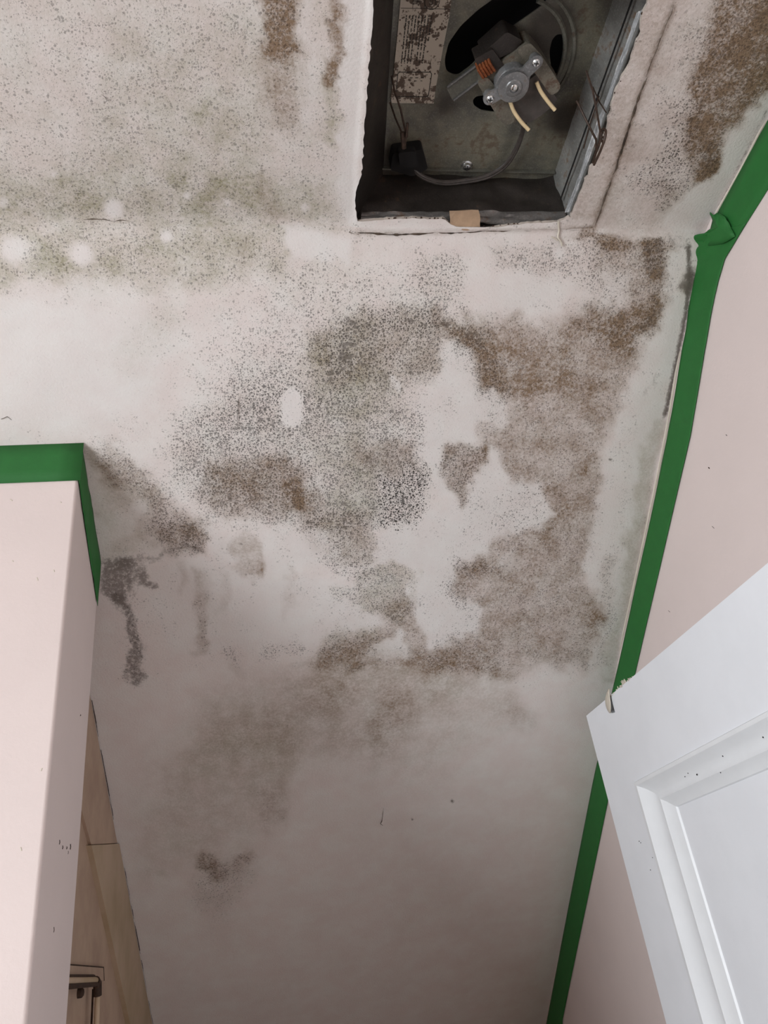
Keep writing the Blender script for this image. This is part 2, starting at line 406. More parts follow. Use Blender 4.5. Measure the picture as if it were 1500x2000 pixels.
    P([(560, 850), (600, 830), (640, 960), (590, 960)], 20, C=.35, e=.5)
    # left edge near the partition
    T([(165, 880), (215, 930)], 12, 18, B=.25, O=.1)
    T([(225, 900), (275, 950), (330, 1030), (380, 1060)], 26, 24, B=.26, D=.5, K=.4)
    P([(190, 900), (300, 960), (300, 1060), (215, 1090)], 26, O=.16, B=.10, D=.12)
    P([(215, 980), (275, 990), (270, 1050), (215, 1050)], 14, C=.7)
    P([(300, 1020), (410, 1020), (410, 1085), (330, 1090)], 14, B=.25, D=.45, G=.12, K=.3)
    # wiped pale patches
    P([(240, 1108), (420, 1095), (480, 1130), (640, 1130), (735, 1190), (740, 1215), (720, 1250), (600, 1262), (480, 1255), (440, 1280), (330, 1265), (305, 1200)], 12, C=.9)
    P([(415, 1040), (650, 1030), (650, 1090), (560, 1120), (430, 1100)], 14, C=.7, e=.8)
    P([(880, 668), (915, 660), (930, 740), (992, 780), (980, 830), (930, 845), (900, 960), (890, 985), (850, 960), (830, 880), (800, 900), (820, 830), (790, 790), (850, 765)], 9, C=.8, e=.32)
    P([(850, 990), (900, 965), (960, 880), (985, 890), (1000, 935), (1060, 950), (1078, 990), (1060, 1030), (960, 1060), (905, 1100), (880, 1150), (945, 1190), (930, 1235), (880, 1245), (850, 1262), (812, 1225), (800, 1135), (808, 1110), (740, 1100), (728, 1060), (760, 1035), (830, 1005)], 9, C=.95, e=.88)
    P([(980, 960), (1070, 950), (1060, 1040), (960, 1050)], 20, D=.16, K=.2)
    P([(850, 870), (955, 860), (930, 930), (895, 985), (870, 930)], 8, B=.35, D=.6, K=.5)
    T([(852, 825), (846, 890)], 20, 8, True, C=1)
    T([(570, 780), (570, 812)], 23, 7, True, C=1)
    T([(765, 745)], 9, 6, C=.9)
    T([(968, 905), (968, 935)], 12, 8, C=.9)
    P([(690, 1108), (808, 1105), (800, 1200), (770, 1225), (735, 1195), (700, 1190)], 7, O=.24, D=.52, K=.35)
    P([(640, 1150), (700, 1140), (700, 1178), (650, 1175)], 9, D=.5, K=.4, O=.1)
    P([(640, 1235), (730, 1225), (740, 1260), (700, 1310), (600, 1300)], 12, O=.2, B=.12, D=.30, K=.3)
    P([(712, 1290), (730, 1262), (775, 1232), (805, 1270), (790, 1300)], 7, C=.95)
    P([(810, 1270), (900, 1240), (980, 1260), (940, 1310), (820, 1330)], 14, D=.25, B=.1, K=.25)
    T([(900, 1110), (960, 1098)], 14, 12, D=.5, B=.15, K=.5)
    T([(880, 1150), (900, 1165)], 12, 10, D=.5, K=.4)
    T([(1000, 1090)], 22, 12, C=.5)
    # grey mould lower left
    T([(232, 1115), (240, 1150)], 34, 16, G=.78)
    T([(275, 1112), (295, 1150)], 12, 9, G=.75)
    T([(248, 1180), (252, 1240), (266, 1315)], 17, 12, G=.75, D=.25, K=.3)
    T([(240, 1095), (300, 1085), (355, 1068), (398, 1080)], 9, 9, G=.62)
    T([(450, 1280)], 16, 14, D=.5, G=.2, K=.3)
    T([(505, 1272), (580, 1262)], 12, 10, D=.5, G=.15, K=.3)
    T([(455, 1305)], 14, 18, G=.22, B=.1)
    for x, y0, y1, r, k in ((395, 1130, 1260, 12, .22), (360, 1110, 1150, 8, .14), (480, 1060, 1110, 26, .24), (500, 1100, 1125, 9, .28), (570, 1110, 1180, 7, .10), (435, 1130, 1200, 5, .14)):
        T([(x, y0), (x, y1)], r, 9, B=k)
    T([(390, 1170), (400, 1250)], 8, 8, D=.3, K=.3)
    # haze under the patches
    T([(640, 1330), (860, 1330)], 44, 44, B=.18, O=.08)
    T([(470, 1420), (640, 1390)], 50, 70, B=.17, O=.10, D=.10)
    T([(745, 1440), (770, 1400)], 34, 44, B=.26, D=.16)
    T([(580, 1442)], 8, 12, G=.25, B=.2)
    T([(1000, 1395)], 26, 36, B=.3); P([(600, 1300), (1000, 1310), (1000, 1400), (860, 1520), (600, 1480), (480, 1640), (300, 1700), (300, 1500), (400, 1380)], 60, O=.08, B=.13)
    T([(420, 1490), (520, 1480)], 60, 60, O=.14)
    T([(512, 1560), (530, 1590)], 20, 36, B=.28, D=.22)
    T([(400, 1685), (412, 1698)], 16, 18, B=.5, G=.3, D=.5, K=.4)
    T([(420, 1685), (480, 1672)], 8, 12, B=.25, D=.35, K=.3)
    T([(420, 1740), (450, 1700)], 34, 34, B=.15, D=.28, K=.2)
    T([(430, 1800)], 24, 40, D=.14, O=.06)
    T([(320, 1722)], 8, 12, G=.3, O=.2)
    # pale strip against the right wall
    P([(1300, 560), (1330, 600), (1318, 680), (1275, 900), (1240, 1100), (1200, 1335), (1150, 1335), (1178, 1180), (1145, 1110), (1165, 1000), (1185, 900), (1222, 790), (1250, 705), (1290, 640)], 9, C=.85, e=.85)
    T([(1300, 530), (1318, 500)], 18, 8, C=.8)
    P([(1268, 830), (1300, 830), (1205, 1330), (1175, 1330)], 9, O=.22, B=.08)
    T([(1232, 870), (1215, 1000), (1195, 1130)], 4, 7, G=.35, D=.2)
    T([(1190, 1100), (1178, 1290)], 8, 10, G=.25, D=.35, B=.1, K=.2)
    T([(1150, 1180), (1145, 1230)], 10, 10, B=.3)
    T([(1240, 720), (1225, 860)], 6, 10, G=.18, D=.2)
    T([(1285, 475), (1282, 525)], 18, 12, G=.55, B=.4, D=.4, K=.4)
    T([(1280, 590), (1262, 630)], 20, 14, G=.5, B=.4, D=.4, K=.3)
    T([(1320, 455), (1350, 472)], 7, 7, G=.5)
    T([(1350, 530), (1338, 570)], 10, 6, G=.85, B=.3)
    T([(1345, 480), (1347, 560), (1338, 620), (1318, 720), (1300, 810)], 6, 5, True, G=.95)
    T([(1296, 800), (1255, 1050), (1222, 1210)], 2, 5, True, G=.5)
    T([(1290, 740), (1275, 790)], 9, 8, G=.5)
    T([(1135, 738), (1136, 768)], 1.5, 4, True, G=.9)
    T([(455, 765), (470, 752)], 1.5, 4, True, G=.7)
    T([(960, 455), (1010, 470), (1050, 500)], 5, 7, G=.25, D=.2)
    P([(250, 1560), (1150, 1480), (1100, 2100), (300, 2100)], 60, O=.05)
    T([(1316, 8), (1262, 150), (1215, 290), (1178, 395), (1160, 443)], 2, 7, True, B=.35, G=.3)
    T([(1160, 445), (1000, 449), (880, 453), (800, 457), (694, 454)], 2, 7, True, G=.45, B=.3)
    T([(800, 458), (720, 458)], 3, 7, True, G=.4, B=.2)
    T([(165, 428), (345, 436), (480, 439), (560, 441), (690, 450)], 1, 7, True, G=.3, O=.2)
    for x, y, r in ((1228, 730, 3), (883, 1565, 7), (700, 1485, 3), (844, 1020, 4), (908, 870, 3), (468, 760, 4), (470, 1062, 6), (805, 1600, 5), (1300, 600, 3), (1192, 898, 7), (5, 400, 3), (506, 92, 3), (488, 172, 3)):
        T([(x, y)], r*.6, 3, True, G=1.0)
    f1, f2, f3 = fbm(X/38+7, Y/38, 61), fbm(X/44, Y/44+9, 71), fbm(X/26, Y/26, 81)
    L = f.L; zone = smooth((1420-Y)/160)
    L['B'] = np.clip(L['B']*(.78+1.05*f1), 0, 1); L['O'] = np.clip(L['O']*(.45+1.15*f2), 0, 1)
    clear = smooth((L['C']-.6)*4)*np.maximum(smooth((640-X)/60)*smooth((900-Y)/60), smooth((500-Y)/20))
    L['D'] = np.clip(L['D']+zone*(1-clear)*(smooth((f3-.52)*5)*.17+.02), 0, 1)
    L['B'] = np.clip(L['B']+zone*(1-clear)*.05*f2, 0, 1)
    return L

def crease(GY):
    k = .0045; u = (GY-YC)/k
    return HC-TS*k*np.logaddexp(0, u)
def lines(*segs):                             # tensor grid lines: (a, b, step)
    out = []
    for a, b, s in segs:
        n = max(1, round((b-a)/s)); out += [a+(b-a)*i/n for i in range(n)]
    return np.array(out+[segs[-1][1]])
def stained_mesh(name, P, UV, faces, mat='mould'):
    me = bpy.data.meshes.new(name); me.from_pydata(P.tolist(), [], faces); me.materials.append(M[mat])
    X, Y = to_px(P); L = paint(X, Y)
    K = L['K']; n = len(P)
    for nm, (a, b, c) in (('stain', (L['B'], L['O'], L['G'])), ('mould', (L['D'], K, L['C']))):
        at = me.color_attributes.new(nm, 'FLOAT_COLOR', 'POINT')
        d = np.ones((n, 4), np.float32); d[:, 0] = a; d[:, 1] = b; d[:, 2] = c; at.data.foreach_set('color', d.ravel())
    uvl = me.uv_layers.new(name='UVMap'); idx = np.zeros(len(me.loops), np.int32); me.loops.foreach_get('vertex_index', idx)
    uvl.data.foreach_set('uv', UV[idx].astype(np.float32).ravel())
    me.polygons.foreach_set('use_smooth', np.ones(len(me.polygons), bool))
    o = bpy.data.objects.new(name, me); COL.objects.link(o); return o

# ------------------------------------------------------------------ flat ceiling with the ragged opening
HX0, HX1, HY0, HY1 = .1046, .3137, .262, .4705
XW, YB = -1.30, -1.9
far_prof = [(atz(x, y, HC).x, atz(x, y, HC).y) for x, y in ((697, 430), (735, 427), (800, 424), (868, 426), (880, 436), (930, 446), (940, 443), (970, 440), (1000, 436), (1040, 433), (1085, 431), (1105, 424), (1112, 420))]
right_prof = [(atz(x, y, HC).y, atz(x, y, HC).x) for x, y in ((1268, -10), (1258, 16), (1251, 56), (1233, 110), (1211, 157), (1193, 208), (1180, 262), (1166, 300), (1142, 350), (1120, 400), (1113, 420))]
left_prof = [(atz(x, y, HC).y, atz(x, y, HC).x) for x, y in ((728, -10), (724, 80), (718, 160), (710, 280), (706, 340), (694, 372), (694, 400), (699, 430))]
def interp(pr, v):
    pr = sorted(pr); return np.interp(v, [p[0] for p in pr], [p[1] for p in pr])
xs = lines((XW, -.36, .06), (-.36, HX0, .003), (HX0, HX1, .003), (HX1, XR, .003)); ys = lines((YB, .2, .06), (.2, HY0, .003), (HY0, HY1, .003), (HY1, YC, .0012))
ih0, ih1 = int(np.argmin(abs(xs-HX0))), int(np.argmin(abs(xs-HX1))); jh0, jh1 = int(np.argmin(abs(ys-HY0))), int(np.argmin(abs(ys-HY1)))
GX, GY = np.meshgrid(xs, ys, indexing='ij'); GX = GX.copy(); GY = GY.copy(); GZ = np.full_like(GX, HC)
rag = lambda n, s, a: (np.array([vnoise(i/1.3, s) for i in range(n)])-.5)*a
sl = slice(jh0, jh1+1); xl = GX[ih0, sl].copy(); xr = GX[ih1, sl].copy()
GX[ih0, sl] = interp(left_prof, ys[sl])+rag(jh1-jh0+1, 1, .0018); GX[ih1, sl] = interp(right_prof, ys[sl])+rag(jh1-jh0+1, 5, .0030)
si = slice(ih0, ih1+1)
GY[si, jh1] = interp(far_prof, xs[si])+rag(ih1-ih0+1, 8, .0011); GY[si, jh0] += rag(ih1-ih0+1, 9, .002)
for k in range(1, 4):                         # ease neighbours so that nothing folds
    wgt = 1-k/4
    GX[ih0-k, sl] += (GX[ih0, sl]-xl)*wgt; GX[ih1+k, sl] += (GX[ih1, sl]-xr)*wgt
for k in range(1, 5):
    if jh1+k < len(ys)-1: GY[si, jh1+k] += np.maximum(0, (GY[si, jh1]-ys[jh1]))*max(0, 1-k/4)
# raised filler around the opening, up to the ridge line
PX, PY = to_px(np.stack([GX.ravel(), GY.ravel(), GZ.ravel()], 1))
ridge = [(1320, 0), (1290, 75), (1255, 170), (1215, 290), (1178, 395), (1160, 443), (1080, 450), (930, 452), (800, 456), (700, 456)]
def lip(PX, PY):
    fr = Field(PX, PY); fr.X, fr.Y = PX, PY
    ins = fr.inside([(1345, -80)]+ridge+[(684, 470), (690, 300), (720, -80)])
    return np.where(ins, smooth(np.minimum(fr.dist(ridge, True), fr.dist([(684, 470), (690, 300), (720, -80)], True)*.6)/7), 0)*.0016
GZ -= lip(PX, PY).reshape(GZ.shape)
GZ += ((fbm(PX/90, PY/90, 40)-.5)*.0007).reshape(GZ.shape)*smooth((YC-GY)/.03)
GZ += crease(GY)-HC
idx = np.arange(GX.size).reshape(GX.shape); faces = []
for i in range(len(xs)-1):
    for j in range(len(ys)-1):
        if ih0 <= i < ih1 and jh0 <= j < jh1: continue
        faces.append((idx[i, j], idx[i, j+1], idx[i+1, j+1], idx[i+1, j]))
P = np.stack([GX.ravel(), GY.ravel(), GZ.ravel()], 1); UV = np.stack([GX.ravel(), GY.ravel()], 1)
ceil = stained_mesh('ceiling', P, UV, [tuple(int(v) for v in f_) for f_ in faces]); tag(ceil, kind='structure')
# broken plaster rim of the opening
bm = bmesh.new(); loop = [idx[i, jh1] for i in range(ih0, ih1+1)]+[idx[ih1, j] for j in range(jh1-1, jh0-1, -1)]+[idx[i, jh0] for i in range(ih1-1, ih0-1, -1)]+[idx[ih0, j] for j in range(jh0+1, jh1)]
a = [bm.verts.new(P[i]) for i in loop]; b = [bm.verts.new(Vector(P[i])+Vector(((hsh(i, 1)-.5)*.0012, (hsh(i, 2)-.5)*.0012, .003))) for i in loop]
for i in range(len(a)): bm.faces.new((a[i], a[(i+1) % len(a)], b[(i+1) % len(a)], b[i]))
link('opening_edge', bm, 'plaster', ceil, False)

# ------------------------------------------------------------------ sloping ceiling
YK = 2.25
xs2 = lines((XW, -.36, .06), (-.36, XR, .003)); ys2 = lines((YC, 1.62, .003), (1.62, YK, .05))
GX, GY = np.meshgrid(xs2, ys2, indexing='ij'); GZ = crease(GY)
P0 = np.stack([GX.ravel(), GY.ravel(), GZ.ravel()], 1); PX, PY = to_px(P0)
edge = smooth((GY-YC)/.03)*smooth((XR-GX)/.02)
GZ = GZ-lip(PX, PY).reshape(GZ.shape)+((fbm(PX/130, PY/130, 50)-.5)*.003).reshape(GZ.shape)*edge
idx2 = np.arange(GX.size).reshape(GX.shape)
a_, b_, c_, d_ = idx2[:-1, :-1].ravel(), idx2[:-1, 1:].ravel(), idx2[1:, 1:].ravel(), idx2[1:, :-1].ravel()
slope = stained_mesh('ceiling_slope', np.stack([GX.ravel(), GY.ravel(), GZ.ravel()], 1), np.stack([GX.ravel()+3, GY.ravel()*math.hypot(1, TS)], 1), np.stack([a_, b_, c_, d_], 1).tolist())
tag(slope, kind='structure')

# ------------------------------------------------------------------ cracks along the ridge and the crease
def on_ceiling(x, y):
    p = atz(x, y, HC); return p if p.y < YC else ats(x, y)
def ribbon(name, px, wd, parent, seed=0, lift=.0010, mat='crack', step=4):
    pts = []
    for (a, b), (c, e) in zip(px, px[1:]):
        n = max(2, int(math.hypot(c-a, e-b)/step)); pts += [(a+(c-a)*k/n, b+(e-b)*k/n) for k in range(n)]
    pts.append(px[-1]); bm = bmesh.new(); prev = None
    for i, (x, y) in enumerate(pts):
        q = pts[min(i+1, len(pts)-1)]; r = pts[max(i-1, 0)]; dx, dy = q[0]-r[0], q[1]-r[1]; l = math.hypot(dx, dy) or 1
        nx, ny = -dy/l, dx/l; j = (float(vnoise(i*.22, seed))-.5)*3.2
        end = min(1, i/4, (len(pts)-1-i)/4)
        hw = wd*(.15+1.1*float(vnoise(i*.45, seed+4)))*.5*max(end, .08)
        A = on_ceiling(x+nx*(j+hw), y+ny*(j+hw)); Bp = on_ceiling(x+nx*(j-hw), y+ny*(j-hw)); Cn = on_ceiling(x+nx*j, y+ny*j)
        row = [bm.verts.new(A-Vector((0, 0, lift))), bm.verts.new(Cn-Vector((0, 0, lift+.0006))), bm.verts.new(Bp-Vector((0, 0, lift)))]
        if prev:
            for k in (0, 1): bm.faces.new((prev[k], prev[k+1], row[k+1], row[k]))
        prev = row
    return link(name, bm, mat, parent)
ribbon('crack', [(1316, 8), (1290, 75), (1262, 150)], 1.8, ceil, 1)
ribbon('crack', [(1262, 150), (1240, 212), (1215, 290), (1196, 345)], 4.2, ceil, 2)
ribbon('crack', [(1196, 345), (1178, 395), (1160, 440)], 2.6, ceil, 3)
ribbon('crack', [(1160, 443), (1120, 447), (1060, 447), (1000, 449)], 2.5, ceil, 4)
ribbon('crack', [(1000, 449), (930, 450), (880, 452), (800, 455), (760, 457), (694, 452)], 5.0, ceil, 5)
ribbon('crack', [(330, 437), (250, 430), (165, 427)], 2.2, ceil, 6)
ribbon('crack', [(560, 440), (470, 438)], 1.6, ceil, 7)
ribbon('crack', [(690, 440), (682, 452), (700, 456)], 2, ceil, 8)

ribbon('hair', [(467, 766), (466, 800), (464, 842)], 1.4, slope, 21, .0012)
ribbon('hair', [(749, 1576), (745, 1602), (742, 1607), (747, 1611)], 1.6, slope, 22, .0012)
ribbon('hair', [(200, 184), (206, 190), (208, 197)], 1.4, ceil, 23, .0008)
ribbon('hair', [(2, 815), (14, 812), (22, 819)], 1.3, slope, 24, .0012)

# ------------------------------------------------------------------ walls
def yz_slab(name, x0, x1, prof, mat, smooth_=False, bev=0):
    bm = bmesh.new(); prism(bm, [(x0, y, z) for y, z in prof], (x1-x0, 0, 0))
    if bev: bevel(bm, bev, 3)
    return link(name, bm, mat, None, bool(bev))
tag(yz_slab('wall_right', XR, XR+.1, [(YB, 0), (YK+.1, 0), (YK+.1, slz(YK+.1)), (YC, HC+.001), (YB, HC+.001)], 'pink'), kind='structure')
PX1, PY0, PY1 = -.178, .655, .772
bm = bmesh.new(); prism(bm, [(XW, PY0, 0), (XW, PY1, 0), (XW, PY1, slz(PY1)+.0035), (XW, PY0, slz(PY0)+.0035)], (PX1-XW, 0, 0))
e = [x for x in bm.edges if abs(x.verts[0].co.x-PX1) < 1e-5 and abs(x.verts[1].co.x-PX1) < 1e-5 and abs(x.verts[0].co.y-x.verts[1].co.y) < 1e-5]
bmesh.ops.bevel(bm, geom=e, offset=.003, segments=5, affect='EDGES', profile=.5)
wpt = tag(link('wall_partition', bm, 'pink'), kind='structure'); wnm = wpt.modifiers.new('flat faces', 'WEIGHTED_NORMAL'); wnm.keep_sharp = True; wnm.weight = 100
XL = -.217
tag(yz_slab('wall_recess', XL-.06, XL, [(PY1, 0), (YK+.1, 0), (YK+.1, slz(YK+.1)), (PY1, slz(PY1)+.004)], 'recess'), kind='structure')
bm = bmesh.new(); box(bm, (XL, YK, 0), (XR, YK+.1, slz(YK)+.004)); tag(link('wall_front', bm, 'pink', None, False), kind='structure')
bm = bmesh.new(); box(bm, (XW-.12, YB-.1, 0), (XR+.1, YB, HC)); tag(link('wall_back', bm, 'neutral', None, False), kind='structure')
bm = bmesh.new(); box(bm, (XW-.12, YB-.1, -.1), (XR+.1, YK+.1, 0)); tag(link('floor', bm, 'floor', None, False), kind='structure')
bm = bmesh.new(); W = WIN
box(bm, (XW-.12, YB, 0), (XW, PY1, W['z0'])); box(bm, (XW-.12, YB, W['z1']), (XW, PY1, HC+.0))
box(bm, (XW-.12, YB, W['z0']), (XW, W['y0'], W['z1'])); box(bm, (XW-.12, W['y1'], W['z0']), (XW, YC, W['z1']))
box(bm, (XW-.12, YC, W['z0']), (XW, PY1, W['z1']))
tag(link('wall_left', bm, 'neutral', None, False), kind='structure')
wf = empty('window_1', (XW-.06, (W['y0']+W['y1'])/2, W['z0']), kind='structure')
bm = bmesh.new(); fx0, fx1 = XW-.09, XW-.04; t_ = .045
box(bm, (fx0, W['y0'], W['z0']), (fx1, W['y0']+t_, W['z1'])); box(bm, (fx0, W['y1']-t_, W['z0']), (fx1, W['y1'], W['z1']))
box(bm, (fx0, W['y0']+t_, W['z0']), (fx1, W['y1']-t_, W['z0']+t_)); box(bm, (fx0, W['y0']+t_, W['z1']-t_), (fx1, W['y1']-t_, W['z1']))
link('window_frame', bm, 'white', wf, False)
gl = NT('window glass'); tr = gl.n('ShaderNodeBsdfTransparent'); gs = gl.n('ShaderNodeBsdfGlossy', None, Roughness=.02)
mx = gl.n('ShaderNodeMixShader', None, i0=.06, i1=tr.outputs[0], i2=gs.outputs[0]); gl.t.links.new(mx.outputs[0], gl.t.nodes['Material Output'].inputs[0])
bm = bmesh.new(); box(bm, (XW-.067, W['y0']+t_, W['z0']+t_), (XW-.063, W['y1']-t_, W['z1']-t_)); link('pane', bm, gl.m, wf, False)

# ------------------------------------------------------------------ boards on the recess wall, next to the slope
def board(name, px, th, mat):
    pts = [atx(x, y, XL) for x, y in px]; bm = bmesh.new(); prism(bm, pts, (th, 0, 0)); bevel(bm, .0008, 1)
    return tag(link(name, bm, mat, None, False), kind='structure')
e0 = ats(186, 1385)
def xlp(y, dz): return (XL, y, slz(y)-dz)
jy = atx(224, 1646, XL).y; dz0 = .125
bm = bmesh.new(); prism(bm, [xlp(PY1+.002, .001), xlp(jy-.001, .001), (XL, atx(172, 1650, XL).y, atx(172, 1650, XL).z), (XL, PY1+.002, atx(172, 1650, XL).z+.10)], (.0035, 0, 0))
tag(link('trim_1', bm, 'recess', None, False), kind='structure')
p1 = atx(168, 1652, XL); p2 = atx(245, 2000, XL); sl_ = (p2.z-p1.z)/(p2.y-p1.y); ye = 2.2
bm = bmesh.new(); prism(bm, [xlp(jy+.0005, .001), xlp(ye, .001), (XL, ye, p1.z+sl_*(ye-p1.y)), (XL, p1.y, p1.z)], (.006, 0, 0)); bevel(bm, .001, 1)
tag(link('trim_2', bm, 'recess2', None, False), kind='structure')
bm = bmesh.new()
q = [(y, slz(y)) for y in np.arange(.93, 1.55, .006)]
for (ya, za), (yb, zb) in zip(q, q[1:]):
    k = float(vnoise(ya*60, 3)); wd = .0002+.0016*max(0, k-.25)
    if k < .3: continue
    XO = XL+(.0042 if ya < jy else .0068)
    v = [bm.verts.new(c) for c in ((XO, ya, za-.0012), (XO+wd, ya, za-.0018), (XO+wd, yb, zb-.0018), (XO, yb, zb-.0012))]; bm.faces.new(v)
link('crack', bm, 'rust', slope)

# ------------------------------------------------------------------ pipe on the recess wall
pp = empty('water_pipe', atx(195, 2000, XL+.01), 'thin painted pipe with a rusty elbow on the dim recess wall behind the partition', 'pipe')
zr = atx(150, 1916, XL+.012).z; ye = atx(192, 1917, XL+.012).y
bm = bmesh.new(); R = .0030; X = XL+.012
tube(bm, spline([(X, PY1+.02, zr+.001), (X, ye-.06, zr), (X, ye-.012, zr-.0005), (X, ye-.003, zr-.004), (X, ye, zr-.013), (X+.001, ye+.004, zr-.12), (X+.002, ye+.012, zr-.45)], 6), R, 12); link('pipe', bm, 'recess2', pp)
bm = bmesh.new(); tube(bm, [(X, ye-.014, zr-.0005), (X, ye-.004, zr-.003), (X, ye, zr-.015)], R*1.5, 12); tube(bm, [(X+.001, PY1+.02, zr-.0045), (X+.001, ye-.045, zr-.004), (X+.001, ye-.006, zr-.004)], .0024, 8); link('elbow', bm, 'rust', pp)
bm = bmesh.new(); tube(bm, [(X-.004, PY1+.02, zr+.004), (X-.004, ye-.008, zr+.003)], .0028, 8); link('rusty_seam', bm, 'rust', pp)
bm = bmesh.new(); tube(bm, [(X-.006, ye+.004, zr-.008), (X-.0055, ye+.0095, zr-.12), (X-.004, ye+.02, zr-.45)], .0012, 6); link('rusty_seam', bm, 'rust', pp)
bm = bmesh.new(); lathe(bm, (XL, atx(152, 1940, XL).y, atx(152, 1940, XL).z), (1, 0, 0), [(.005, 0), (.005, .004), (.003, .006), (.001, .0065)], 12); link('clip', bm, 'rust', pp)
wp = [atx(x, y, XL) for x, y in ((120, 1884), (197, 1890), (198, 1916), (120, 1914))]
pl = empty('wall_plate', wp[0], 'small painted plate with brown edges above the rusty pipe elbow', 'plate')
bm = bmesh.new(); prism(bm, [Vector((XL, p.y, p.z)) for p in wp], (.003, 0, 0)); bevel(bm, .0008, 1); link('plate', bm, 'recess', pl, False)
bm = bmesh.new(); tube(bm, [Vector((XL+.003, p.y, p.z)) for p in wp[:3]], .0007, 6); link('dirty_edge', bm, 'rust', pl)

def scuff(parent, pts, r, mat='rust'):
    bm = bmesh.new()
    tube(bm, pts, r, 5, True); link('scuff', bm, mat, parent)
wp_ = bpy.data.objects['wall_partition']; wr_ = bpy.data.objects['wall_right']
for x, y, l, k in ((116, 1645, 4, .0005), (122, 1655, 3, .0006), (130, 1656, 2, .0006), (137, 1654, 5, .0006), (105, 1816, 5, .0004), (157, 1397, 1, .0005), (133, 1665, 3, .0003)):
    scuff(wp_, [atx(x, y-l, PX1), atx(x+.5, y, PX1), atx(x-.5, y+l, PX1)], k)
for x, y, l, k in ((1385, 914, 1, .0007), (1419, 850, 1, .0004), (1307, 1194, 1.5, .0003), (1393, 1030, 2, .0003)):
    scuff(wr_, [atx(x-l, y-l, XR), atx(x, y, XR), atx(x+l, y+l, XR)], k)
for (x, y), (u, v_) in (((20, 905+70), (24, 978)), ((118, 980), (120, 982)), ((105, 1113), (106, 1117)), ((72, 1128), (74, 1134)), ((24, 1095), (26, 1097)), ((82, 1500), (80, 1506)), ((40, 1655), (42, 1662))):
    scuff(wp_, [aty(x, y, PY0), aty(u, v_, PY0)], .0005, 'flake')

# ------------------------------------------------------------------ green masking tape
def strip(bm, f0, f1, n, m=3, wob=.0004, seed=0, nrm=Vector((0, -1, 0)), off=.0006):
    def fn(u, v):
        a, b = f0(u), f1(u)
        p = a.lerp(b, v); k = float(fbm(u*9, v*2+seed, seed))
        return p + nrm*(off+wob*(k-.3))
    grid_sheet(bm, fn, n, m)
def tape_obj(name, bm, label):
    bmesh.ops.recalc_face_normals(bm, faces=bm.faces)
    o = link(name, bm, 'tape'); md = o.modifiers.new('thick', 'SOLIDIFY'); md.thickness = .00035; md.offset = 0
    return tag(o, label, 'tape', 'green masking tape along the ceiling')
TW = .0445
bm = bmesh.new(); zt = slz(PY0)+.0005
strip(bm, lambda u: Vector((XW+.002+(PX1+.0010-XW)*u, PY0, zt-.0006)), lambda u: Vector((XW+.002+(PX1+.0010-XW)*u, PY0, zt-TW-.0015*math.sin(u*8))), 50, 3, .0004, 2)
tape_obj('masking_tape', bm, 'bright green tape across the top of the front face of the pink partition')
bm = bmesh.new()
def side_top(u): y = PY0-.0006+(PY1+.0002-PY0)*u; return Vector((PX1, y, slz(y)-.001))
def side_bot(u):
    y = PY0-.0006+(PY1+.0002-PY0)*u; return Vector((PX1, y, slz(y)-TW-.003-.006*u+.004*max(0, .2-u)*5))
strip(bm, side_top, side_bot, 24, 5, .0012, 5, Vector((1, 0, 0)), .0009)
tape_obj('masking_tape', bm, 'shaded green tape on the narrow side face of the partition')
# right wall: ridge piece on the flat ceiling part, long piece down the slope
def rpt(x, y): p = atx(x, y, XR); return Vector((XR, p.y, p.z))
NX = Vector((-1, 0, 0))
bm = bmesh.new()
A0, A1 = rpt(1402, 418), rpt(1503, 232); B0, B1 = rpt(1412, 512), rpt(1500, 372)
dA = (A1-A0); dB = (B1-B0)
strip(bm, lambda u: A0+dA*(u*6), lambda u: B0+dB*(u*6), 90, 4, .0007, 11, NX, .0008)
tape_obj('masking_tape', bm, 'short green tape along the right wall under the flat ceiling beside the fan opening')
bm = bmesh.new()
top = [rpt(x, y) for x, y in ((1368, 462), (1362, 500), (1356, 550), (1349, 585), (1346, 615), (1332, 700), (1304, 862), (1258, 1080), (1202, 1330), (1161, 1520), (1068, 2000))]
low = [rpt(x, y) for x, y in ((1460, 436), (1418, 506), (1405, 550), (1397, 585), (1391, 615), (1378, 690), (1351, 850), (1302, 1060), (1241, 1320), (1196, 1530), (1098, 2000))]
ds = (top[-1]-top[-2]); kk = (YK-.02-top[-1].y)/ds.y; top.append(top[-1]+ds*kk); low.append(Vector((XR, top[-1].y, low[-1].z+ds.z*kk-ds.z/ds.y*(low[-1].y-top[-2].y-ds.y))))
n = len(top)-1
def pw(L, u): k = min(int(u*n), n-1); return L[k].lerp(L[k+1], u*n-k)
def tpt(u): return pw(top, u)+Vector((0, 0, .0006*math.sin(u*60)))
def fn(u, v):
    p = tpt(u).lerp(pw(low, u), v); cr = max(0, 1-u/.12)*max(0, 1-v*1.3)
    k = float(fbm(u*40, v*3, 17)); return p+NX*(.0012+.0006*k+cr*(.004+.009*abs(math.sin(v*9+u*50))))
grid_sheet(bm, fn, 150, 10)
tp = tape_obj('masking_tape', bm, 'long green tape running down the right wall along the sloping ceiling')
bm = bmesh.new()                                # crumpled tuft where the two strips meet
tp_pts = [((1384, 411), .002), ((1393, 420), .005), ((1403, 415), .001), ((1416, 424), .004), ((1427, 441), .001), ((1436, 462), .001), ((1412, 476), .002), ((1384, 480), .002), ((1366, 468), .001), ((1367, 462), .003), ((1380, 452), .005), ((1388, 447), .001), ((1392, 430), .001)]
vs = [bm.verts.new(atx(x, y, XR-.0022-d)) for (x, y), d in tp_pts]; cv = bm.verts.new(atx(1403, 444, XR-.0075))
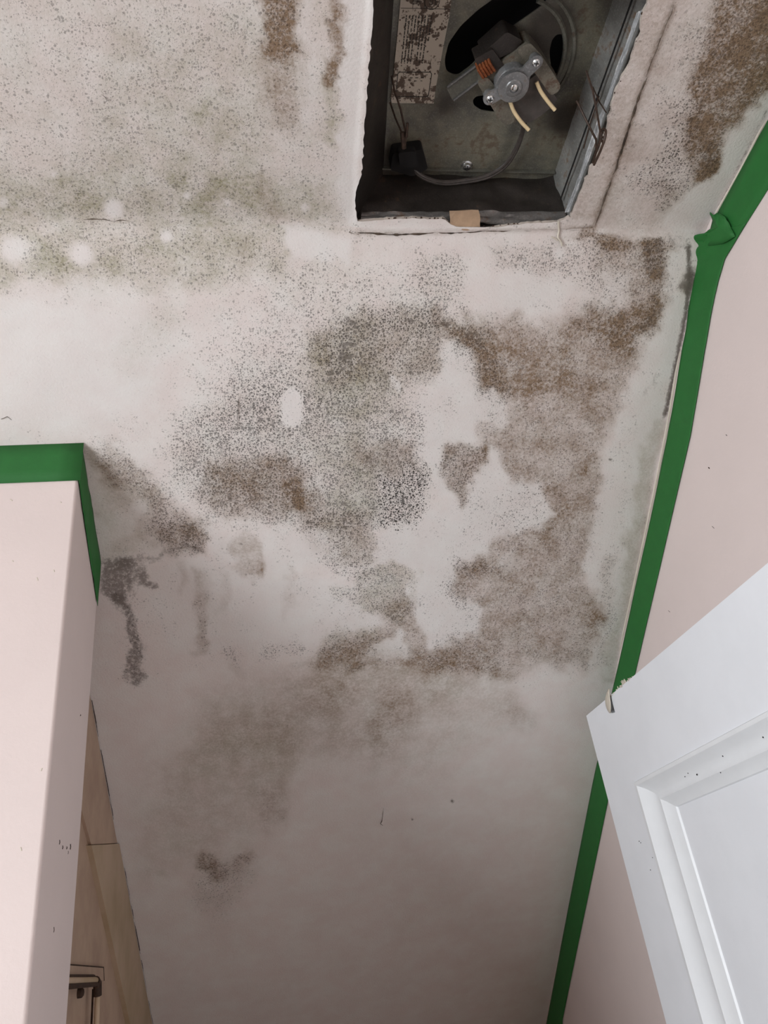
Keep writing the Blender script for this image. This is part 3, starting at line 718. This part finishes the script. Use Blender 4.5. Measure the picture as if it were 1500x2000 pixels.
for i in range(len(vs)): bm.faces.new((vs[i], vs[(i+1) % len(vs)], cv))
bmesh.ops.subdivide_edges(bm, edges=bm.edges[:], cuts=2, use_grid_fill=True)
for v in bm.verts: v.co += Vector([(hsh(v.co.x*900, v.co.y*700, i)-.5)*.0005 for i in range(3)])
ct = link('crumpled_fold', bm, 'tape', tp); md = ct.modifiers.new('thick', 'SOLIDIFY'); md.thickness = .0003
# bead of old paint between the slope and the tape
bm = bmesh.new(); pts = [rpt(x, y)+Vector((-.001, 0, -.001)) for x, y in ((1344, 604), (1327, 692), (1298, 863), (1252, 1083), (1197, 1330), (1156, 1520), (1062, 2000))]
tube(bm, spline(pts, 8), .0014, 6); tag(link('trim_3', bm, 'flake'), kind='structure')
bm = bmesh.new(); pts = [rpt(x, y)+Vector((-.001, 0, -.0005)) for x, y in ((1400, 416), (1450, 326), (1500, 228), (1560, 120))]
tube(bm, spline(pts, 5), .0010, 6); tag(link('trim_4', bm, 'flake'), kind='structure')

# ------------------------------------------------------------------ door standing open in front of the right wall
DZ = 2.04; dp = atz(1145, 1398, DZ); DX, DY1 = dp.x, dp.y; DY0 = DY1-.70; DT = .036
dr_ = empty('door_1', (DX+DT/2, DY0, 0.02), kind='structure')
def dpt(x, y, dx=0): p = atx(x, y, DX); return Vector((DX+dx, p.y, p.z))
oc = dpt(1240, 1527); ic = dpt(1303, 1579)
st_w = DY1-oc.y; rl = DZ-oc.z
py1, pz1 = oc.y, oc.z; py0, pz0 = DY0+st_w, .95
bm = bmesh.new()
box(bm, (DX, DY0, .02), (DX+DT, DY0+st_w, DZ)); link('stile', bm, 'white', dr_, False)
# free stile carries the notch worn into the corner
nt = [dpt(x, y) for x, y in ((1194, 1346), (1189, 1356), (1187, 1372), (1190, 1386), (1196, 1393), (1203, 1390), (1206, 1378), (1204, 1362), (1201, 1350))]
nt[0].z = DZ; nt[-1].z = DZ
nt = [(max(p.y, oc.y+.0008), p.z) for p in nt]
prof = [(DY1, .02), (DY1, DZ)]+[(y, z) for y, z in nt]+[(py1, DZ), (py1, .02)]
tri = tessellate_polygon([[Vector((y, z, 0)) for y, z in prof]])
bm = bmesh.new(); A = [bm.verts.new((DX, y, z)) for y, z in prof]; B_ = [bm.verts.new((DX+DT, y, z)) for y, z in prof]
for t3 in tri: bm.faces.new([A[i] for i in t3]); bm.faces.new([B_[i] for i in t3][::-1])
for i in range(len(prof)): j = (i+1) % len(prof); bm.faces.new((A[i], A[j], B_[j], B_[i]))
link('stile', bm, 'white', dr_, False)
bm = bmesh.new(); box(bm, (DX, py0, pz1), (DX+DT, py1, DZ)); link('rail', bm, 'white', dr_, False)
bm = bmesh.new(); box(bm, (DX, py0, .80), (DX+DT, py1, pz0)); link('rail', bm, 'white', dr_, False)
bm = bmesh.new(); box(bm, (DX, py0, .02), (DX+DT, py1, .24)); link('rail', bm, 'white', dr_, False)
bm = bmesh.new(); box(bm, (DX+.013, py0, pz0), (DX+.023, py1, pz1)); link('panel', bm, 'white', dr_, False)
bm = bmesh.new(); box(bm, (DX+.013, py0, .24), (DX+.023, py1, .80)); link('panel', bm, 'white', dr_, False)
mw = oc.y-ic.y; mh = oc.z-ic.z
MP = [(0, .0), (.04, -.0030), (.14, -.0034), (.2, -.001), (.30, .0030), (.45, .0062), (.60, .0060), (.68, .0045), (.78, .0080), (.9, .0100), (.97, .0110), (1.0, .0135)]
def mould_piece(name, z1, z0, side):
    bm = bmesh.new(); rows = []
    for s, d in MP:
        a, b = s*mw, s*mh
        y0, y1, zt_, zb = py0+a, py1-a, z1-b, z0+b
        c = {'t': ((y0, zt_), (y1, zt_)), 'b': ((y0, zb), (y1, zb)), 'f': ((y1, zb), (y1, zt_)), 'n': ((y0, zb), (y0, zt_))}[side]
        rows.append([bm.verts.new((DX+d, *(Vector(c[0]).lerp(Vector(c[1]), k/8)))) for k in range(9)])
    for a, b in zip(rows, rows[1:]):
        for k in range(8): bm.faces.new((a[k], a[k+1], b[k+1], b[k]))
    o = link(name, bm, 'white2', dr_); return o
for z1, z0 in ((pz1, pz0), (.80, .24)):
    for sd in 'tbfn': mould_piece('moulding', z1, z0, sd)
# nail holes in the moulding and scuffs on the stile
def dotp(x, y, r, dx): 
    p = dpt(x, y, dx); bm = bmesh.new(); lathe(bm, p, (-1, 0, 0), [(r, 0), (r, .0003), (r*.6, .0006)], 8); return link('nail_hole', bm, 'black', dr_)
for x, y, r in ((1402, 1477, .0011), (1428, 1459, .0008), (1443, 1453, .0007), (1335, 1511, .0007), (1352, 1514, .0009), (1480, 1441, .0008), (1329, 1518, .0005), (1398, 1510, .0006)): dotp(x, y, r, .0052)
for x, y, r in ((1249, 1643, .0006), (1252, 1646, .0005), (1275, 1675, .0004), (1271, 1699, .0005)): dotp(x, y, r, -.0002)
# curled flake of old paint over the notch
bm = bmesh.new(); fl = [(1192, 1342), (1187, 1350), (1183, 1363), (1184, 1378), (1188, 1388), (1193, 1394), (1198, 1391), (1199, 1378), (1197, 1362), (1195, 1350)]
vs = [bm.verts.new(dpt(x, y, -.0012-(.003 if x > 1194 else 0))) for x, y in fl]; cv = bm.verts.new(dpt(1190, 1370, -.0055))
for i in range(len(vs)): bm.faces.new((vs[i], vs[(i+1) % len(vs)], cv))
o = link('paint_flake', bm, 'flake', dr_); sd = o.modifiers.new('s', 'SUBSURF'); sd.levels = 2; sd.render_levels = 2; md = o.modifiers.new('t', 'SOLIDIFY'); md.thickness = .0008
bm = bmesh.new()                                # frayed paint along the door top
for i in range(60):
    x = 1190+44*hsh(i, 31); u = (x-1190)/44; y = 1346-u*28
    p = dpt(x, y); p.z = DZ-.0015; hgt = (.0015+.0055*hsh(i, 3)**1.5)*(1-abs(u-.55)*1.2); l = .0006+.0014*hsh(i, 4)
    v = [bm.verts.new(p+Vector((.001, -l, -.001))), bm.verts.new(p+Vector((.001, l*1.6, -.001))), bm.verts.new(p+Vector((-.002+.005*hsh(i, 5), (hsh(i, 6)-.5)*.010, hgt)))]
    w_ = [bm.verts.new(q_.co+Vector((.0012, 0, 0))) for q_ in v]
    bm.faces.new(v); bm.faces.new(w_[::-1])
    for k in range(3): bm.faces.new((v[k], v[(k+1) % 3], w_[(k+1) % 3], w_[k]))
link('frayed_paint', bm, 'flake', dr_, False)

# ------------------------------------------------------------------ exhaust fan housing in the opening
BZ = HC+.064                                   # back plate level
fan = empty('exhaust_fan', ((HX0+HX1)/2, (HY0+HY1)/2, BZ), 'grimy uncovered exhaust fan with motor and wires in the ragged ceiling opening', 'exhaust fan')
def bz(x, y, dz=0): return atz(x, y, BZ-dz)
M['plate'] = plate_material()
def poly_plate(name, outer, holes, z, th, mat, parent):
    loops = [[Vector((p[0], p[1], 0)) for p in outer]]+[[Vector((p[0], p[1], 0)) for p in h] for h in holes]
    tri = tessellate_polygon(loops); flat = [p for l in loops for p in l]
    bm = bmesh.new(); A = [bm.verts.new((p.x, p.y, z)) for p in flat]; B_ = [bm.verts.new((p.x, p.y, z+th)) for p in flat]
    for t3 in tri:
        bm.faces.new([A[i] for i in t3]); bm.faces.new([B_[i] for i in t3][::-1])
    s = 0
    for l in loops:
        n = len(l)
        for i in range(n): bm.faces.new((A[s+i], A[s+(i+1) % n], B_[s+(i+1) % n], B_[s+i]))
        s += n
    return link(name, bm, mat, parent, False)
def xy(pts, dz=0, r=0):
    p = [bz(x, y, dz) for x, y in pts]
    if r: p = round_poly(p, r)
    return [(q.x, q.y) for q in p]
hole1 = xy([(868, 118), (876, 84), (900, 50), (935, 18), (975, -10), (1045, -45), (1085, -40), (1066, 5), (1024, 36), (985, 62), (948, 98), (920, 128), (893, 148), (872, 140)], 0, .004)
hole2 = xy([(1078, 78), (1086, 68), (1097, 66), (1106, 78), (1107, 100), (1102, 125), (1094, 142), (1084, 145), (1076, 130), (1073, 100)], 0, .003)
hole3 = xy([(923, 196), (930, 188), (945, 186), (965, 195), (978, 215), (965, 219), (940, 215), (926, 206)], 0, .002)
bx0, bx1, by0, by1 = bz(755, 345).x-.004, HX1-.0005, HY0, HY1-.0005
poly_plate('back_plate', [(HX0, by0), (bx1, by0), (bx1, by1), (HX0, by1)], [hole1, hole2, hole3], BZ, .0012, 'plate', fan)
bm = bmesh.new(); box(bm, (HX0-.01, by0-.02, BZ+.045), (HX1+.01, by1+.01, BZ+.047))
box(bm, (HX0-.01, by0-.02, BZ+.0015), (HX0-.008, by1+.01, BZ+.045)); box(bm, (HX1+.008, by0-.02, BZ+.0015), (HX1+.01, by1+.01, BZ+.045))
box(bm, (HX0-.008, by1+.008, BZ+.0015), (HX1+.008, by1+.01, BZ+.045)); box(bm, (HX0-.008, by0-.02, BZ+.0015), (HX1+.008, by0-.018, BZ+.045))
link('blower_chamber', bm, 'black', fan, False)
# pressed ring around the blower mouth
cc = bz(990, 120); bm = bmesh.new()
for rr, a0, a1 in ((.060, -30, 95), (.052, -20, 80)):
    pts = [(cc.x+rr*math.cos(math.radians(a)), cc.y-rr*math.sin(math.radians(a)), BZ+.0002) for a in range(a0, a1, 5)]
    pts = [p for p in pts if HX0+.03 < p[0] < HX1-.004 and p[1] > HY0+.003]
    if len(pts) > 2: tube(bm, pts, .0022, 6)
link('pressed_ring', bm, 'galv', fan)
def sheet(name, p00, p10, p11, p01, nu, nv, amp, seed, mat, nrm, fr_=6):
    p00, p10, p11, p01 = map(Vector, (p00, p10, p11, p01)); nrm = Vector(nrm); bm = bmesh.new()
    def fn(u, v):
        p = (p00*(1-u)+p10*u)*(1-v)+(p01*(1-u)+p11*u)*v
        k = float(fbm(u*fr_, v*2.5+seed, seed, 3)); k = abs(k-.5)*2
        return p+nrm*(k*amp)
    grid_sheet(bm, fn, nu, nv); return link(name, bm, mat, fan)
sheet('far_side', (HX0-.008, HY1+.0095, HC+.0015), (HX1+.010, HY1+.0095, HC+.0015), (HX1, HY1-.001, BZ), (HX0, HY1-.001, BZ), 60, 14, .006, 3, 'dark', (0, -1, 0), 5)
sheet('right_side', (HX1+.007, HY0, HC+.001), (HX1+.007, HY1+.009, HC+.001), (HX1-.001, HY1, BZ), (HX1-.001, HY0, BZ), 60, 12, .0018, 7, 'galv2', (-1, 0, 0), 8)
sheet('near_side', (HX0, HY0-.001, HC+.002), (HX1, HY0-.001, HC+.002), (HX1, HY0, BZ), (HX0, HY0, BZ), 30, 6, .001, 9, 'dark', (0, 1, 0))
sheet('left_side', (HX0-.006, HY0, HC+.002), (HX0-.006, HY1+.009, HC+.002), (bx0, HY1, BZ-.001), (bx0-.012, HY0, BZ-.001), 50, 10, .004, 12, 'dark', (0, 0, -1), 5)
sheet('folded_lip', (HX0+.002, HY1+.0068, HC+.0012), (HX1+.002, HY1+.0068, HC+.0012), (HX1+.001, HY1+.0015, HC+.017), (HX0+.004, HY1+.0015, HC+.012), 60, 8, .0045, 15, 'lip', (0, -1, 0), 7)
# folded lip along the near edge of the right side and the far side
bm = bmesh.new(); box(bm, (HX1-.0025, HY0, BZ-.036), (HX1-.0012, HY1-.004, BZ-.0345)); bevel(bm, .0003, 1); link('seam', bm, 'black', fan, False)
pz = [(atx(x, y, HX1-.002)) for x, y in ((1165, 270), (1185, 215), (1176, 300), (1130, 400), (1098, 415), (1108, 350))]
def foil(pxs, nm='foil_tape', X=HX1-.0022, amp=.0018, seed=0):
    p = [atx(x, y, X) for x, y in pxs]; bm = bmesh.new()
    def fn(u, v):
        q = (p[0]*(1-u)+p[1]*u)*(1-v)+(p[3]*(1-u)+p[2]*u)*v
        q = q+Vector((0, (1-u)*.008*(float(vnoise(v*14, 5))-.5), 0))
        return Vector((X-amp*float(fbm(u*8+seed, v*14, seed, 3)), q.y, q.z))
    grid_sheet(bm, fn, 12, 90); return link(nm, bm, 'foil', fan)
foil([(1247, 22), (1259, 18), (1114, 414), (1106, 414)], seed=1, amp=.0022)
bm = bmesh.new(); box(bm, (bx0-.002, HY1-.012, BZ-.004), (HX1-.002, HY1-.0105, BZ-.0005)); link('flange', bm, 'galv', fan, False)

# label
lq = [(785, -30), (885, -30), (878, 30), (866, 90), (851, 172), (847, 202), (765, 201), (763, 190), (768, 150), (777, 60)]
lb = poly_plate('label', [(p.x, p.y) for p in [bz(x, y, .0008) for x, y in lq]], [], BZ-.0010, .0004, 'label', fan)
lb['label'] = 'rust-speckled cream paper label with fine print'
def inkline(bm, x0, y0, x1, y1, wd):
    dx, dy = x1-x0, y1-y0; l = math.hypot(dx, dy); nx, ny = -dy/l*wd/2, dx/l*wd/2
    bm.faces.new([bm.verts.new(bz(x, y, .0012)) for x, y in ((x0+nx, y0+ny), (x1+nx, y1+ny), (x1-nx, y1-ny), (x0-nx, y0-ny))])
bm = bmesh.new()
for c in range(9):
    xt, xb = 794+c*6.2, 784+c*5.8; y = 30; ye_ = 124 if c not in (4, 8) else 80
    while y < ye_:
        L_ = 3+6*hsh(c, y); u = (y-30)/94; v = min(1, (y+L_-30)/94)
        inkline(bm, xt+(xb-xt)*u, y, xt+(xb-xt)*v, min(y+L_, ye_), 1.6+.6*hsh(y, c)); y += L_+1.4+(3 if hsh(y, c, 2) > .85 else 0)
link('fine_print', bm, 'print', lb, False, 'stuff')
bm = bmesh.new(); inkline(bm, 783, 16, 879, 18, 1.0); inkline(bm, 806, 16, 808, -20, 1.0); inkline(bm, 829.5, 16, 831, -20, 1.0)
fr4 = [(780, 141), (841, 141), (843, 145), (837, 186), (834, 189), (775, 189), (773, 186), (777, 144)]
for a, b in zip(fr4, fr4[1:]+fr4[:1]): inkline(bm, a[0], a[1], b[0], b[1], 1.5)
for k in range(3): inkline(bm, 800+k*11, 152, 806+k*11, 152, 1.6); inkline(bm, 799+k*11, 158, 803+k*11, 158, 1.2)
for k in range(6): inkline(bm, 810+k*2.3, -20, 808.8+k*2.3, 9, .9)
inkline(bm, 808, -8, 822, -8, 1); inkline(bm, 808, 2, 822, 2, 1)
link('printed_frame', bm, 'print', lb, False, 'stuff')
cu = bpy.data.curves.new('printed_mark', 'FONT'); cu.body = 'UL'; cu.size = .0065; cu.align_x = 'CENTER'; cu.align_y = 'CENTER'
cu.materials.append(M['print']); to = bpy.data.objects.new('printed_mark', cu); COL.objects.link(to)
to.location = bz(844, 4, .0013); to.rotation_euler = (math.pi, 0, math.pi)
bpy.context.view_layer.update(); me = bpy.data.meshes.new_from_object(to.evaluated_get(bpy.context.evaluated_depsgraph_get()))
mw_ = to.matrix_world.copy(); bpy.data.objects.remove(to); me.transform(mw_)
to = bpy.data.objects.new('printed_mark', me); COL.objects.link(to); par(to, lb)
bm = bmesh.new(); q = bz(844, 3, .0012)
lathe(bm, q, (0, 0, 1), [(.0064, 0), (.0064, .0001)], 28); bmesh.ops.delete(bm, geom=[f_ for f_ in bm.faces if len(f_.verts) > 4], context='FACES_ONLY')
o = link('printed_ring', bm, 'print', lb); md = o.modifiers.new('t', 'SOLIDIFY'); md.thickness = .0005

# motor ---------------------------------------------------------------
ZF = .034                                       # front face below the back plate
def mz(x, y, dz): return atz(x, y, BZ-dz)
def xyz(pts, dz, r=0):
    p = [mz(x, y, dz) for x, y in pts]; return round_poly(p, r) if r else p
mp = mz(1003, 170, ZF)
def extr(name, pxs, dz, depth, mat, parent, r=.002, bev=.0006, sm=False):
    bm = bmesh.new(); prism(bm, xyz(pxs, dz, r), (0, 0, depth))
    if bev: bevel(bm, bev, 2, .9)
    return link(name, bm, mat, parent, sm)
mt = extr('motor', [(933, 158), (1010, 98), (1034, 82), (1058, 108), (1095, 166), (1092, 178), (1052, 206), (1022, 232), (990, 246), (976, 236)], ZF-.004, .020, 'lam', fan, .0045)
mt['label'] = 'small dusty electric motor with laminated steel core'
extr('core_sleeve', [(984, 194), (1052, 142), (1090, 196), (1060, 224), (1034, 240), (1020, 240)], ZF-.001, .024, 'body', mt, .003)
extr('end_lobe', [(1034, 82), (1058, 108), (1095, 166), (1092, 177), (1076, 188), (1050, 150), (1020, 112), (1008, 99)], ZF-.0005, .003, 'lam', mt, .004)
extr('end_lobe', [(931, 161), (952, 150), (985, 192), (1008, 222), (1004, 240), (990, 244), (977, 237)], ZF-.0005, .003, 'lam', mt, .004)
# bracket arm down to the back plate at the left
extr('mount_arm', [(872, 172), (930, 128), (950, 152), (884, 196)], .012, .003, 'galv', mt, .001)
bm = bmesh.new(); tube(bm, [mz(874, 170, .0125), mz(932, 127, .0125)], .0013, 6); tube(bm, [mz(886, 196, .0125), mz(936, 158, .0125)], .0013, 6); link('arm_rib', bm, 'alloy', mt)
extr('coil_bobbin', [(926, 116), (962, 96), (985, 128), (948, 152)], ZF-.003, .016, 'dark', mt, .002)
bm = bmesh.new()
for k in range(5):
    a = (930+k*5.5, 124-k*3.4); b = (944+k*5.5, 152-k*3.4)
    tube(bm, [mz(a[0], a[1], ZF-.006), mz((a[0]+b[0])/2-2, (a[1]+b[1])/2, ZF+.001), mz(b[0], b[1], ZF-.002)], .0013, 8)
link('coil_winding', bm, 'copper', mt)
extr('insulation_block', [(938, 108), (990, 62), (1022, 80), (1004, 100), (966, 118)], ZF-.006, .02, 'dark', mt, .003)
# bearing cup and bridge
Bz = ZF+.010
bm = bmesh.new(); c = mz(1003, 171, Bz-.0015); c.z = BZ-ZF
lathe(bm, c, (0, 0, -1), [(.0150, -.008), (.0150, .0035), (.0142, .0048), (.0128, .0052), (.0120, .0070), (.0112, .0084)], 36); link('bearing_cup', bm, 'alloy', mt)
bz1 = Bz
bm = bmesh.new(); c2 = mz(1003, 171, bz1)
lathe(bm, c2, (0, 0, -1), [(.0130, -.003), (.0134, -.0016), (.0132, 0), (.0108, .0009), (.0075, .0010), (.0070, .0018), (.0062, .0022), (.0036, .0024), (.0034, .0014)], 36); link('bearing_cap', bm, 'alloy', mt)
bm = bmesh.new(); lathe(bm, mz(1004, 171, bz1+.002), (0, 0, -1), [(.0030, 0), (.0030, .0008), (.0022, .0016), (.0008, .0018)], 18); link('shaft', bm, 'chrome', mt)
for (sx, sy), nx in (((957, 193), 1), ((1047, 122), -1)):
    bm = bmesh.new(); s = mz(sx, sy, bz1-.003); ce = mz(1003, 171, bz1-.001); d = (ce-s); d.z = 0; d.normalize(); nn = Vector((-d.y, d.x, 0)); pts = []
    for k in range(9):
        a = math.pi/2+math.pi*k/8; pts.append(s+d*(math.cos(a)*.0058)+nn*(math.sin(a)*.0058))
    pts += [s+d*.010-nn*.0052, ce-d*.0095-nn*.0085, ce-nn*.0100, ce+nn*.0100, ce-d*.0095+nn*.0085, s+d*.010+nn*.0052]
    for p in pts: p.z = s.z
    prism(bm, pts, (0, 0, .0022)); bevel(bm, .0006, 2, .9)
    link('bridge_arm', bm, 'alloy', mt, False)
    bm = bmesh.new(); lathe(bm, s-Vector((0, 0, .0)), (0, 0, -1), [(.0034, -.001), (.0034, .0010), (.0026, .0019), (.0008, .0021)], 16)
    link('screw', bm, 'chrome', mt)
    bm = bmesh.new(); s2 = s-Vector((0, 0, .0021)); box(bm, s2-Vector((.0020, .0004, .0003)), s2+Vector((.0020, .0004, .0001))); box(bm, s2-Vector((.0004, .0020, .0003)), s2+Vector((.0004, .0020, .0001)))
    link('screw_slot', bm, 'print', mt, False)
    bm = bmesh.new(); lathe(bm, s, (0, 0, 1), [(.0045, .001), (.0045, .012)], 16); link('spacer', bm, 'alloy', mt)
for pts in (((996, 198), (1004, 218), (1018, 238), (1033, 254)), ((1048, 160), (1056, 178), (1070, 198), (1084, 215))):
    bm = bmesh.new(); P3 = [mz(x, y, ZF+.001+.003*k) for k, (x, y) in enumerate(pts)]
    tube(bm, spline(P3, 5), .0017, 10); link('lead_sleeve', bm, 'peg', mt)

# cord from the motor to the socket
bm = bmesh.new()
for o_, oz in ((0, 0), (4, .002)):
    P3 = [mz(x+o_*.3, y+o_, z) for x, y, z in ((1024, 236, .018), (1018, 262, .014), (1006, 292, .010), (985, 322, .009), (950, 343, .010), (905, 352, .012), (862, 355, .014), (828, 345, .016), (806, 328, .014))]
    tube(bm, spline(P3, 6), .0018, 8)
link('power_cord', bm, 'cord', fan)
extr('socket', [(768, 300), (826, 292), (836, 330), (806, 345), (762, 332)], .016, .015, 'black', fan, .003)
extr('plug', [(778, 298), (812, 296), (818, 326), (782, 328)], .024, .009, 'black', fan, .003)
bm = bmesh.new(); s = bz(911, 324); lathe(bm, s, (0, 0, -1), [(.0062, 0), (.0060, .0008), (.0044, .0012), (.0044, .0022), (.0036, .0036), (.0015, .0042)], 20)
o = link('plate_screw', bm, 'chrome', fan); o['label'] = 'shiny cross-head screw'
bm = bmesh.new(); s2 = s-Vector((0, 0, .0042)); box(bm, s2-Vector((.0026, .0005, .0003)), s2+Vector((.0026, .0005, .0002))); box(bm, s2-Vector((.0005, .0026, .0003)), s2+Vector((.0005, .0026, .0002))); link('screw_slot', bm, 'print', o, False)
# wire springs
bm = bmesh.new(); tube(bm, [mz(x, y, z) for x, y, z in ((765, 148, .006), (770, 175, .014), (783, 215, .026), (793, 262, .034), (791, 285, .036))], .0009, 6)
tube(bm, [mz(x, y, z) for x, y, z in ((762, 200, .006), (772, 230, .018), (786, 262, .030), (791, 285, .036))], .0008, 6)
tube(bm, [mz(x, y, z) for x, y, z in ((786, 258, .034), (789, 290, .037))], .0022, 6); tube(bm, [mz(x, y, z) for x, y, z in ((796, 240, .034), (794, 268, .037))], .0012, 6)
link('left_wire_spring', bm, 'wire', fan).name = 'wire_spring'
bm = bmesh.new(); X1 = HX1-.012
def wz(x, y, k): return atx(x, y, HX1-.004-k)
tube(bm, [wz(1145, 138, .018), wz(1158, 178, .012), wz(1166, 220, .008), wz(1172, 255, .006), wz(1172, 275, .008)], .0010, 6)
tube(bm, [wz(1126, 196, .020), wz(1140, 225, .012), wz(1155, 255, .007), wz(1164, 272, .006), wz(1165, 290, .008)], .0010, 6)
tube(bm, [wz(1170, 187, .003), wz(1163, 210, .003), wz(1150, 250, .003), wz(1140, 290, .003)], .0006, 6)
tube(bm, [wz(1158, 170, .003), wz(1170, 198, .003), wz(1184, 220, .003)], .0006, 6)
tube(bm, spline([wz(1158, 318, .008), wz(1165, 295, .010), wz(1172, 275, .010), wz(1174, 258, .010), wz(1178, 252, .010), wz(1183, 256, .010), wz(1181, 272, .011), wz(1172, 296, .011), wz(1160, 322, .010)], 5), .0011, 6)
link('wire_spring', bm, 'wire', fan)
# torn paper and paint string on the opening's edge
bm = bmesh.new(); c = [on_ceiling(x, y) for x, y in ((878, 414), (936, 412), (938, 444), (905, 446), (880, 440))]
vs = [bm.verts.new(p+Vector((0, 0, -.0026+(.004 if i < 2 else 0)))) for i, p in enumerate(c)]; bm.faces.new(vs)
bmesh.ops.subdivide_edges(bm, edges=bm.edges[:], cuts=3); 
for v in bm.verts: v.co += Vector([(hsh(v.co.x*800, v.co.y*600, i)-.5)*.0012 for i in range(3)])
o = link('torn_paper', bm, 'paper', ceil, False); md = o.modifiers.new('t', 'SOLIDIFY'); md.thickness = .0006; o['label'] = 'torn tan paper scrap on the edge of the opening'
bm = bmesh.new(); tube(bm, spline([on_ceiling(x, y)-Vector((0, 0, .0035)) for x, y in ((1089, 428), (1090, 446), (1088, 458), (1094, 468), (1096, 476))], 4), .0009, 6)
tube(bm, [on_ceiling(x, y)-Vector((0, 0, .0033)) for x, y in ((1075, 458), (1083, 462), (1088, 466))], .0006, 6); link('paint_string', bm, 'flake', ceil)
bm = bmesh.new()
for i in range(190):                            # rusty crumbs along the right and far rim
    if i < 120:
        yy = .275+hsh(i, 21)*(HY1-.275); xx = float(interp(right_prof, yy))+(hsh(i, 1)-.7)*.0026
    else:
        xx = HX0+hsh(i, 22)*(HX1-HX0); yy = float(interp(far_prof, xx))+(hsh(i, 1)-.3)*.0016
    if vnoise(xx*60, yy*60, 4) < .42: continue
    r = .0003+.0008*hsh(i, 2)**2
    q = bmesh.ops.create_icosphere(bm, subdivisions=1, radius=r)['verts']; k = 1+1.5*hsh(i, 7)
    for v in q: v.co = Vector((xx, yy, HC-.0012))+Vector((v.co.x*(2.2-k*.5), v.co.y*k, v.co.z*.6))
link('rust_crumbs', bm, 'rust', ceil, True, 'stuff')
